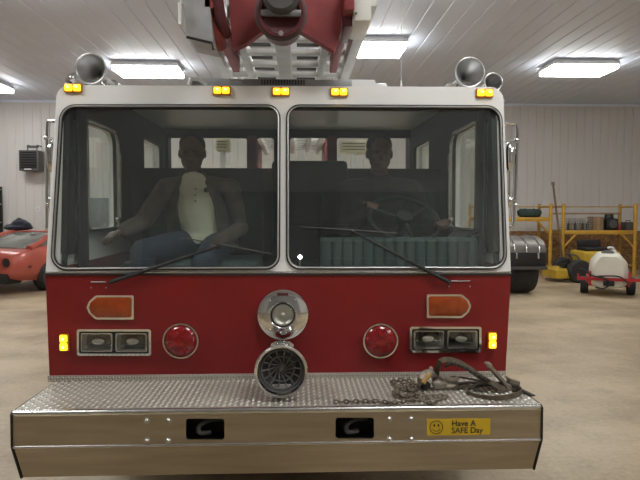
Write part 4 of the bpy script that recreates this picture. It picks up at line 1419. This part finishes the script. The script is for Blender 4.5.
# wall heater
q0, q1 = P(20.5, 150.5, YB - .3), P(40.5, 171, YB - .3)
ht = thing('wall_heater', (q0.x, YB - .02, q1.z), 'dark grey louvred heater mounted high on the pale wall', 'heater')
MB().b2((q0.x, YB - .42, q1.z), (q1.x, YB - .05, q0.z), .015).build('casing', 'darkgrey', ht)
mb = MB()
for k in range(7):
    z = q1.z + .09 + (q0.z - q1.z - .14) * k / 6
    mb.box(((q0.x + q1.x) / 2, YB - .43, z), (q1.x - q0.x - .1, .04, .022), rot=Euler((.6, 0, 0)).to_matrix())
mb.build('louvre', 'black', ht, smooth=0)
MB().b2((q0.x + .14, YB - .425, q1.z + .025), (q0.x + .33, YB - .419, q1.z + .06)).build('name_plate', 'lamphouse', ht)
mb = MB()
for s in (.38, .85):
    x = q0.x + (q1.x - q0.x) * s
    mb.tube([V((x, YB - .32, q0.z - .01)), V((x, YB - .30, q0.z + .14)), V((x, YB - .02, q0.z + .14))], .018, 8)
mb.b2((q0.x + .19, YB - .36, q0.z + .07), (q1.x - .04, YB - .28, q0.z + .13), .01)
mb.build('bracket', 'darkgrey', ht)
c = P(38.3, 209, YB)
ol = MB().b2((c.x - .055, YB - .03, c.z - .06), (c.x + .055, YB - .001, c.z + .06), .006).build('wall_outlet', 'lamphouse', None)
tag(ol, 'small white outlet box on the wall below the heater', 'outlet')
MB().b2((c.x - .012, YB - .034, c.z - .02), (c.x + .012, YB - .029, c.z + .01)).build('socket', 'darkgrey', ol)
# black rack at the photo edge
e = P(2.2, 230, YB - .5)
e.x -= .17
rk = thing('storage_rack', (e.x - .6, YB - .35, 0), 'tall black storage rack standing against the wall, cut by the photo edge', 'rack')
for x in (e.x - 1.1, e.x - .03):
    for y in (YB - .65, YB - .12):
        MB().b2((x - .03, y - .03, 0), (x + .03, y + .03, P(0, 186, YB - .5).z)).build('post', 'black', rk, smooth=0)
for z in (.15, .75, 1.35, 1.85, 2.25):
    MB().b2((e.x - 1.12, YB - .67, z), (e.x - .0, YB - .10, z + .03)).build('shelf', 'grey', rk, smooth=0)
mb = MB().b2((e.x - 1.1, YB - .13, .1), (e.x - .02, YB - .10, 2.3))
mb.build('back_sheet', 'black', rk, smooth=0)

# clear-plastic-wrapped pallet seen through the cab's side window
q0, q1 = P(84, 198, 16.6), P(112, 226, 16.6)
pw = thing('wrapped_pallet', ((q0.x + q1.x) / 2, 16.8, 0), 'tall pallet load wrapped in shiny clear plastic, seen through the side window', 'pallet')
MB().b2((q0.x, 16.6, .0), (q1.x + .3, 16.96, .13)).build('pallet_base', 'wood', pw, smooth=0)
MB().b2((q0.x + .03, 16.63, .13), (q1.x + .27, 16.93, q0.z - .03), .03).build('load', 'grey', pw)
mb = MB()
rings = []
for k in range(7):
    z = .13 + (q0.z - .13) * k / 6
    rr = []
    for x, y in ((q0.x, 16.6), (q0.x + .3, 16.59), (q0.x + .6, 16.6), (q1.x + .3, 16.6), (q1.x + .3, 16.95), (q0.x, 16.95)):
        rr.append(V((x + random.uniform(-.015, .015), y + random.uniform(-.02, .012), z)))
    rings.append(rr)
mb.loft(rings).build('plastic_wrap', 'plastic', pw, smooth=20)

# ================================================================== right background
YS = 15.2


def sx(px): return P(px, 232, YS).x
def sz(py): return P(600, py, YS).z


def scaffold(px0, px1, deck_y, label, back_px, top_y=203.5):
    x0, x1 = sx(px0), sx(px1)
    zt_, zd = sz(top_y), sz(deck_y)
    r = thing('scaffold_shelf', ((x0 + x1) / 2, YS + .4, 0), label, 'scaffold', 'yellow scaffold shelves')
    for x, xb in ((x0, x0 + .12), (x1, x1 - .12)):
        MB().cyl((x, YS, 0), (x, YS, zt_), .045, n=12).build('post', 'yellow', r)
        MB().cyl((x, YS + .75, 0), (x, YS + .75, zt_), .04, n=12).build('post', 'yellow', r)
        mb = MB()
        for z in (.25, zd - .03, zt_ - .08): mb.cyl((x, YS, z), (x, YS + .75, z), .025, n=8)
        mb.build('end_rung', 'yellow', r)
    MB().b2((x0, YS - .03, zd - .06), (x1, YS + .03, zd + .045), .008).build('front_beam', 'yellow', r)
    MB().b2((x0, YS + .72, zd - .06), (x1, YS + .78, zd + .045), .008).build('rear_beam', 'yellow', r)
    MB().b2((x0 + .02, YS + .03, zd - .0), (x1 - .02, YS + .72, zd + .03), .004).build('deck_board', 'board', r)
    MB().cyl((x0, YS + .75, zt_ - .08), (x1, YS + .75, zt_ - .08), .014, n=8).build('guard_rail', 'yellow', r)
    for x, d in ((x0, 1), (x1, -1)):
        MB().tube([V((x, YS, zd - .42)), V((x + d * .36, YS, zd - .04))], .028, 8).build('brace', 'yellow', r)
    return r, x0, x1, zd


s1, a0, a1, zd1 = scaffold(478, 550.5, 219, 'yellow scaffold shelf nearer the fire truck with dark green roll on top', 540)
s2, b0, b1, zd2 = scaffold(563, 635, 232, 'yellow scaffold shelf behind the white sprayer tank, loaded with crates', 620)
zq = sz(213.5)
MB().b2((b0, YS + .68, zq - .03), (b1, YS + .74, zq + .02)).build('upper_board', 'board', s2, smooth=0)

# things on the shelves
c0 = P(519, 217, YS + .3); c1 = P(541, 210, YS + .3)
zz = zd1 + .031
rl = MB()
rl.tube([V((c0.x, YS + .35, zz + .11)), V((c0.x + .05, YS + .35, zz + .125)), V(((c0.x + c1.x) / 2, YS + .35, zz + .12)), V((c1.x - .05, YS + .35, zz + .12)), V((c1.x, YS + .35, zz + .10))], [.08, .11, .115, .11, .08], 14)
ro = rl.build('canvas_roll', 'green', None, loc=(c0.x, YS + .35, zz))
tag(ro, 'dark green rolled bundle on the scaffold shelf nearer the fire truck', 'bundle')
mb = MB()
for x in (c0.x + .17, c1.x - .17): mb.torus((x, YS + .35, zz + .122), .117, .008, (1, 0, 0), 20, 6)
mb.build('tie', 'braid', ro)
zz = zd2 + .031
for i, (pa, pb, col, lab, nm) in enumerate(((566, 576, 'darkgrey', 'grey wire crate beside the leaning pole on the loaded shelf', 'crate'), (577.5, 588, 'darkgrey', 'grey wire crate beside the brown carton on the loaded shelf', 'crate'))):
    xa, xb = P(pa, 225, YS + .3).x, P(pb, 225, YS + .3).x
    h_ = .30
    r = thing('wire_crate', ((xa + xb) / 2, YS + .3, zz), lab, 'crate', 'wire crates on the shelf')
    mb = MB()
    for z in [zz + .01 + h_ * k / 5 for k in range(6)]:
        mb.tube([V((xa, YS + .1, z)), V((xb, YS + .1, z)), V((xb, YS + .5, z)), V((xa, YS + .5, z))], .007, 6, loop=True)
    for k in range(6):
        x = xa + (xb - xa) * k / 5
        mb.cyl((x, YS + .1, zz + .002), (x, YS + .1, zz + h_), .006, n=6); mb.cyl((x, YS + .5, zz + .002), (x, YS + .5, zz + h_), .006, n=6)
    mb.build('wire_basket', 'satin', r)
    MB().b2((xa + .01, YS + .11, zz), (xb - .01, YS + .49, zz + .02)).build('crate_base', 'black', r)
    for k in range(3):
        x = xa + (xb - xa) * (k + .5) / 3
        o = MB().lathe([(.032, 0), (.034, .01), (.034, .15), (.02, .18), (.012, .185), (.012, .21)], (x, YS + .25 + .05 * (k % 2), zz + .021), axis=(0, 0, 1), n=12).build('bottle', ['green', 'yhook', 'navy'][(k + i) % 3], None)
        tag(o, ['dark green', 'yellow', 'navy'][(k + i) % 3] + ' bottle inside the wire crate beside the ' + ('leaning pole' if i == 0 else 'brown carton'), 'bottle', 'bottles in the wire crates')
xa, xb = P(590, 225, YS + .3).x, P(600, 225, YS + .3).x
o = MB().b2((xa, YS + .12, zz), (xb, YS + .45, zz + .36), .005).build('carton', 'cardboard', None, loc=(xa, YS + .2, zz)); tag(o, 'tall brown cardboard carton on the shelf between crates and black engine', 'carton')
MB().b2(((xa + xb) / 2 - .03, YS + .118, zz + .005), ((xa + xb) / 2 + .03, YS + .1205, zz + .355)).build('tape', 'board', o)
xa, xb = P(603, 225, YS + .3).x, P(616, 225, YS + .3).x
eg = thing('small_engine', ((xa + xb) / 2, YS + .3, zz), 'black small engine standing on the loaded scaffold shelf', 'engine')
MB().box(((xa + xb) / 2, YS + .3, zz + .17), (xb - xa - .02, .34, .30), .05).build('engine_block', 'black', eg)
MB().cyl(((xa + xb) / 2 - .02, YS + .3, zz + .30), ((xa + xb) / 2 - .02, YS + .3, zz + .43), .12, .10).build('air_cleaner', 'black', eg)
MB().cyl(((xa + xb) / 2, YS + .14, zz + .17), ((xa + xb) / 2, YS + .10, zz + .17), .11).build('recoil_cover', 'darkgrey', eg)
MB().b2((xa, YS + .15, zz), (xb, YS + .45, zz + .025)).build('engine_foot', 'black', eg)
xa, xb = P(617.5, 228, YS + .2).x, P(622.5, 228, YS + .2).x
o = MB().lathe([(.045, 0), (.05, .01), (.05, .12), (.03, .15), (.018, .16), (.018, .19)], ((xa + xb) / 2, YS + .25, zz), axis=(0, 0, 1), n=14).build('fuel_bottle', 'sprayred', None, loc=(xa, YS + .25, zz)); tag(o, 'small red bottle beside the black engine on the shelf', 'bottle')
xa, xb = P(623.5, 225, YS + .3).x, P(632.5, 225, YS + .3).x
tb = MB().b2((xa, YS + .15, zz), (xb, YS + .45, zz + .22), .012).build('tool_box', 'darkgrey', None, loc=(xa, YS + .3, zz)); tag(tb, 'dark grey tool box at the end of the loaded shelf by its post', 'tool box')
MB().tube([V((xa + .06, YS + .3, zz + .215)), V((xa + .06, YS + .3, zz + .26)), V((xb - .06, YS + .3, zz + .26)), V((xb - .06, YS + .3, zz + .215))], .01, 8).build('handle', 'black', tb)

# leaning pole
p0, p1 = P(559, 262, YS - .12), P(553, 184, YS - .05)
foot = V((p0.x + .03, YS - .4, 0)); 
d = (p1 - foot)
po = MB().tube([foot, p1], .024, 10).build('wooden_pole', 'wood', None, loc=foot); tag(po, 'tall wooden pole leaning upright between the two yellow scaffold shelves', 'pole')
MB().tube([p1 - d * .015, p1 + d * .02], .042, 10).build('pole_cap', 'rust', po)

# riding mower behind the sprayer, deck reaching out towards the parked trailer
YM = 14.12
fl = lambda px, Y: P(px, 280, Y).x
mw = thing('riding_mower', (fl(585, YM), YM, 0), 'yellow riding mower with black seat behind the white sprayer tank', 'mower')
xa, xb = fl(549, YM), fl(562, YM)
zt_ = P(540, 266.5, YM).z
mb = MB()
mb.loft([[V((xa + dx, YM - .40 + dy, z)), V((xb, YM - .40 + dy, z)), V((xb, YM + .40 - dy, z)), V((xa + dx, YM + .40 - dy, z))] for z, dx, dy in ((.10, 0, 0), (.28, .0, 0), (zt_ - .02, .10, .12), (zt_, .16, .18))])
mb.build('mower_deck', 'mower', mw, smooth=20)
MB().cyl((xa + .25, YM - .2, zt_ - .02), (xa + .25, YM - .2, zt_ + .08), .09).build('spindle_cover', 'black', mw)
for dy in (-.42, .42):
    x = fl(571, YM + dy)
    o = MB().lathe([(.13, -.12), (.24, -.12), (.27, -.08), (.27, .08), (.24, .12), (.13, .12)], (fl(571, YM), YM + dy, .27), axis=(0, 1, 0), n=24).build('drive_wheel', 'tyre', mw)
    MB().lathe([(.135, -.10), (.05, -.06), (.05, .06), (.135, .10)], (fl(571, YM), YM + dy, .27), axis=(0, 1, 0), n=16).build('rim', 'grey', o)
    o = MB().lathe([(.08, -.07), (.16, -.07), (.18, -.04), (.18, .04), (.16, .07), (.08, .07)], (fl(611, YM), YM + dy * .8, .18), axis=(0, 1, 0), n=20).build('caster_wheel', 'tyre', mw)
xa, xb = fl(576, YM), fl(612, YM)
z0, z1 = P(590, 262, YM).z, P(590, 250.5, YM).z
MB().b2((xa, YM - .35, .28), (xb, YM + .35, z0), .04).build('chassis', 'black', mw)
MB().b2((xa, YM - .38, z0 - .03), (xb, YM + .38, z1), .05, 3).build('engine_hood', 'mower', mw)
xa, xb = fl(580, YM), fl(603, YM)
zs = P(590, 241.5, YM).z
sb = MB().b2((xa, YM - .25, z1), (xb, YM + .25, z1 + .09), .03, 3)
so = sb.build('seat', 'black', mw)
MB().b2((xa + .0, YM + .12, z1 + .07), (xb, YM + .24, zs + .04), .04, 3).build('seat_back', 'black', so)
for dy in (-.2, .2):
    MB().tube(spline([V((fl(576, YM), YM + dy, z0)), V((fl(573, YM), YM + dy, z0 + .15)), V((fl(567, YM), YM + dy * .6, z0 + .20))], 5), .02, 8).build('control_lever', 'darkgrey', mw)
MB().b2((fl(566, YM), YM - .28, .30), (fl(578, YM), YM + .28, z0 - .08), .03).build('foot_platform', 'darkgrey', mw)

# sprayer trailer
YP = 11.65
fx_ = lambda px: P(px, 280, YP).x
fz_ = lambda py: P(610, py, YP).z
sp_ = thing('sprayer_trailer', (fx_(608), YP, 0), 'white tank sprayer on a small red two-wheeled trailer frame', 'sprayer')
xl, xr = fx_(589), fx_(627.5)
xm = (xl + xr) / 2
zb_, zw, zsh, ztp = fz_(287), fz_(271), fz_(262), fz_(253.5)
W2 = (xr - xl) / 2
rings = []
for y, k in ((YP - .30, .74), (YP - .24, .92), (YP - .1, 1.0), (YP + .6, 1.0), (YP + .8, .92), (YP + .86, .7)):
    hh = [(W2 * .70, zb_), (W2 * .98, zb_ + .09), (W2 * 1.0, zw), (W2 * .93, zsh), (W2 * .62, ztp - .03), (W2 * .45, ztp)]
    cz = (zb_ + ztp) / 2
    ring = [V((xm + a * k, y, cz + (z - cz) * (k * .5 + .5))) for a, z in hh] + [V((xm - a * k, y, cz + (z - cz) * (k * .5 + .5))) for a, z in hh[::-1]]
    rings.append(ring)
tk = MB().loft(rings).build('tank', 'poly', sp_, smooth=40)
MB().lathe([(.13, 0), (.13, .03), (.11, .05), (0, .055)], (xm - .02, YP + .1, ztp - .02), axis=(0, -.3, 1), n=24).build('tank_lid', 'darkgrey', tk)
MB().cyl((xm + .1, YP + .25, ztp - .02), (xm + .1, YP + .25, ztp + .06), .06).tube([V((xm + .1, YP + .25, ztp + .06)), V((xm + .1, YP + .25, ztp + .10)), V((xm + .02, YP + .25, ztp + .11)), V((xm - .02, YP + .25, ztp + .09))], .022, 8).build('filler_valve', 'lamphouse', tk)
zbar = fz_(277.5)
fr = MB().b2((fx_(577), YP - .38, zbar - .03), (fx_(648), YP - .32, zbar + .03), .005)
fr.b2((xl - .05, YP - .33, .27), (xl + .0, YP + .9, .33), .005); fr.b2((xr + .0, YP - .33, .27), (xr + .05, YP + .9, .33), .005)
fr.b2((xl - .05, YP + .84, .27), (xr + .05, YP + .9, .33), .005)
fr.b2((xl - .06, YP + .18, .15), (xr + .06, YP + .22, .19), .004)
fr.b2((xl, YP - .2, .27), (xr, YP - .14, .33)); fr.b2((xl, YP + .5, .27), (xr, YP + .56, .33))
for xx in (xl + .02, xr - .0): fr.b2((xx - .025, YP - .36, .22), (xx + .025, YP - .31, fz_(270)), .005)
for xx in (xl - .035, xr + .035): fr.b2((xx - .02, YP + .17, .17), (xx + .02, YP + .23, .28))
fr.cyl((fx_(578), YP - .35, zbar - .02), (fx_(578), YP - .35, zbar + .09), .02)
fr.b2((xm - .03, YP + .86, .27), (xm + .03, YP + 1.3, .33), .005)
fr.build('trailer_frame', 'sprayred', sp_, smooth=20)
for px in (584.5, 631):
    x = fx_(px)
    o = MB().lathe([(.09, -.085), (.16, -.085), (.175, -.05), (.175, .05), (.16, .085), (.09, .085)], (x, YP + .2, .175), axis=(1, 0, 0), n=24).build('wheel', 'tyre', sp_)
    MB().lathe([(.095, -.07), (.03, -.03), (.03, .03), (.095, .07)], (x, YP + .2, .175), axis=(1, 0, 0), n=16).build('rim', 'sprayred', o)
mb = MB()
yy = YP - .42
hz = lambda px, py: V((P(px, py, yy).x, yy, P(px, py, yy).z))
mb.tube(spline([hz(590, 270), hz(596, 271.5), hz(601, 276), hz(608, 277.5), hz(616, 279), hz(620, 284), hz(614, 289), hz(606, 288)], 6), .016, 8)
mb.tube(spline([hz(608, 277), hz(622, 276), hz(631, 277), hz(636, 281), hz(641, 286)], 6), .014, 8)
mb.build('hose', 'rubber', sp_)
MB().box((xm, YP - .3, .27), (.22, .16, .10), .02).build('pump', 'black', sp_)

sp_.rotation_euler = (0, 0, -.45); sp_.scale = (.90, 1, 1)

# parked truck tail beside the fire truck: rounded steel fender, black rear panel, wide tyre
YT = 11.5
tx = lambda px: P(px, 260, YT).x
tz = lambda py: P(530, py, YT).z
pt = thing('parked_trailer', (tx(500), YT + .8, 0), 'parked trailer with rounded grey fender, black rear panel and wide tyre', 'trailer')
xA, xB = tx(500), tx(546)
ztop_, zpan, zpb = tz(237), tz(252.5), tz(268)
for x0_, x1_ in ((xA, xB), (xA - 1.75, xA - 1.75 + (xB - xA))):
    mb = MB()
    R_ = .62
    prof = []
    N_ = 14
    for k in range(N_ + 1):
        an = PI * k / N_
        prof.append((YT + .62 - R_ * math.cos(an), zpan + (ztop_ - zpan) * math.sin(an) ** .8))
    prof2 = [(y + (.012 if y < YT + .62 else -.012), z - .012) for y, z in prof[::-1]]
    mb.loft([[V((x, y, z)) for y, z in prof + prof2] for x in (x0_, x1_ - .08, x1_ - .03, x1_)])
    fd = mb.build('fender', 'fender', pt, smooth=40)
    mb = MB()
    for f in (.32, .58, .86):
        x = x0_ + (x1_ - x0_) * f
        mb.tube([V((x, y, z + .006)) for y, z in prof], .012, 6)
    mb.build('fender_rib', 'satin', fd)
    rp = MB().b2((x0_ - .01, YT - .02, zpb), (x1_ + .0, YT + .02, zpan + .0), .008).build('rear_panel', 'black', pt)
    MB().b2((x0_ - .02, YT - .05, zpb - .03), (x1_ + .02, YT + .04, zpb + .03), .01).build('panel_step', 'darkgrey', rp)
    mb = MB()
    for f in (.35, .82):
        x = x0_ + (x1_ - x0_) * f
        mb.b2((x - .02, YT - .04, zpan - .12), (x + .02, YT - .018, zpan - .01), .004)
    mb.build('latch', 'satin', rp)
    xc = (x0_ + x1_) / 2 + .15
    w_ = .50
    o = MB().lathe([(.28, -w_ / 2), (.42, -w_ / 2), (.455, -w_ * .36), (.46, 0), (.455, w_ * .36), (.42, w_ / 2), (.28, w_ / 2)], (xc, YT + .62, .46), axis=(1, 0, 0), n=32).build('wheel', 'tyre', pt)
    MB().lathe([(.285, -w_ * .4), (.08, -w_ * .3), (.08, w_ * .3), (.285, w_ * .4)], (xc, YT + .62, .46), axis=(1, 0, 0), n=20).build('rim', 'satin', o)
MB().b2((xA - 1.1, YT + .0, .55), (xA - .1, YT + 2.6, .75), .01).build('chassis', 'black', pt)
MB().b2((xA - 1.6, YT + .58, .42), (xA + .4, YT + .66, .50)).build('axle', 'black', pt)

# ================================================================== world and view
w = bpy.data.worlds.new('world'); scene.world = w; w.use_nodes = True
w.node_tree.nodes['Background'].inputs['Color'].default_value = (0.5, 0.5, 0.5, 1)
w.node_tree.nodes['Background'].inputs['Strength'].default_value = 0.02
vs = scene.view_settings
vs.view_transform = 'Standard'; vs.look = 'None'; vs.gamma = 1; vs.use_curve_mapping = False
vs.exposure = -0.55
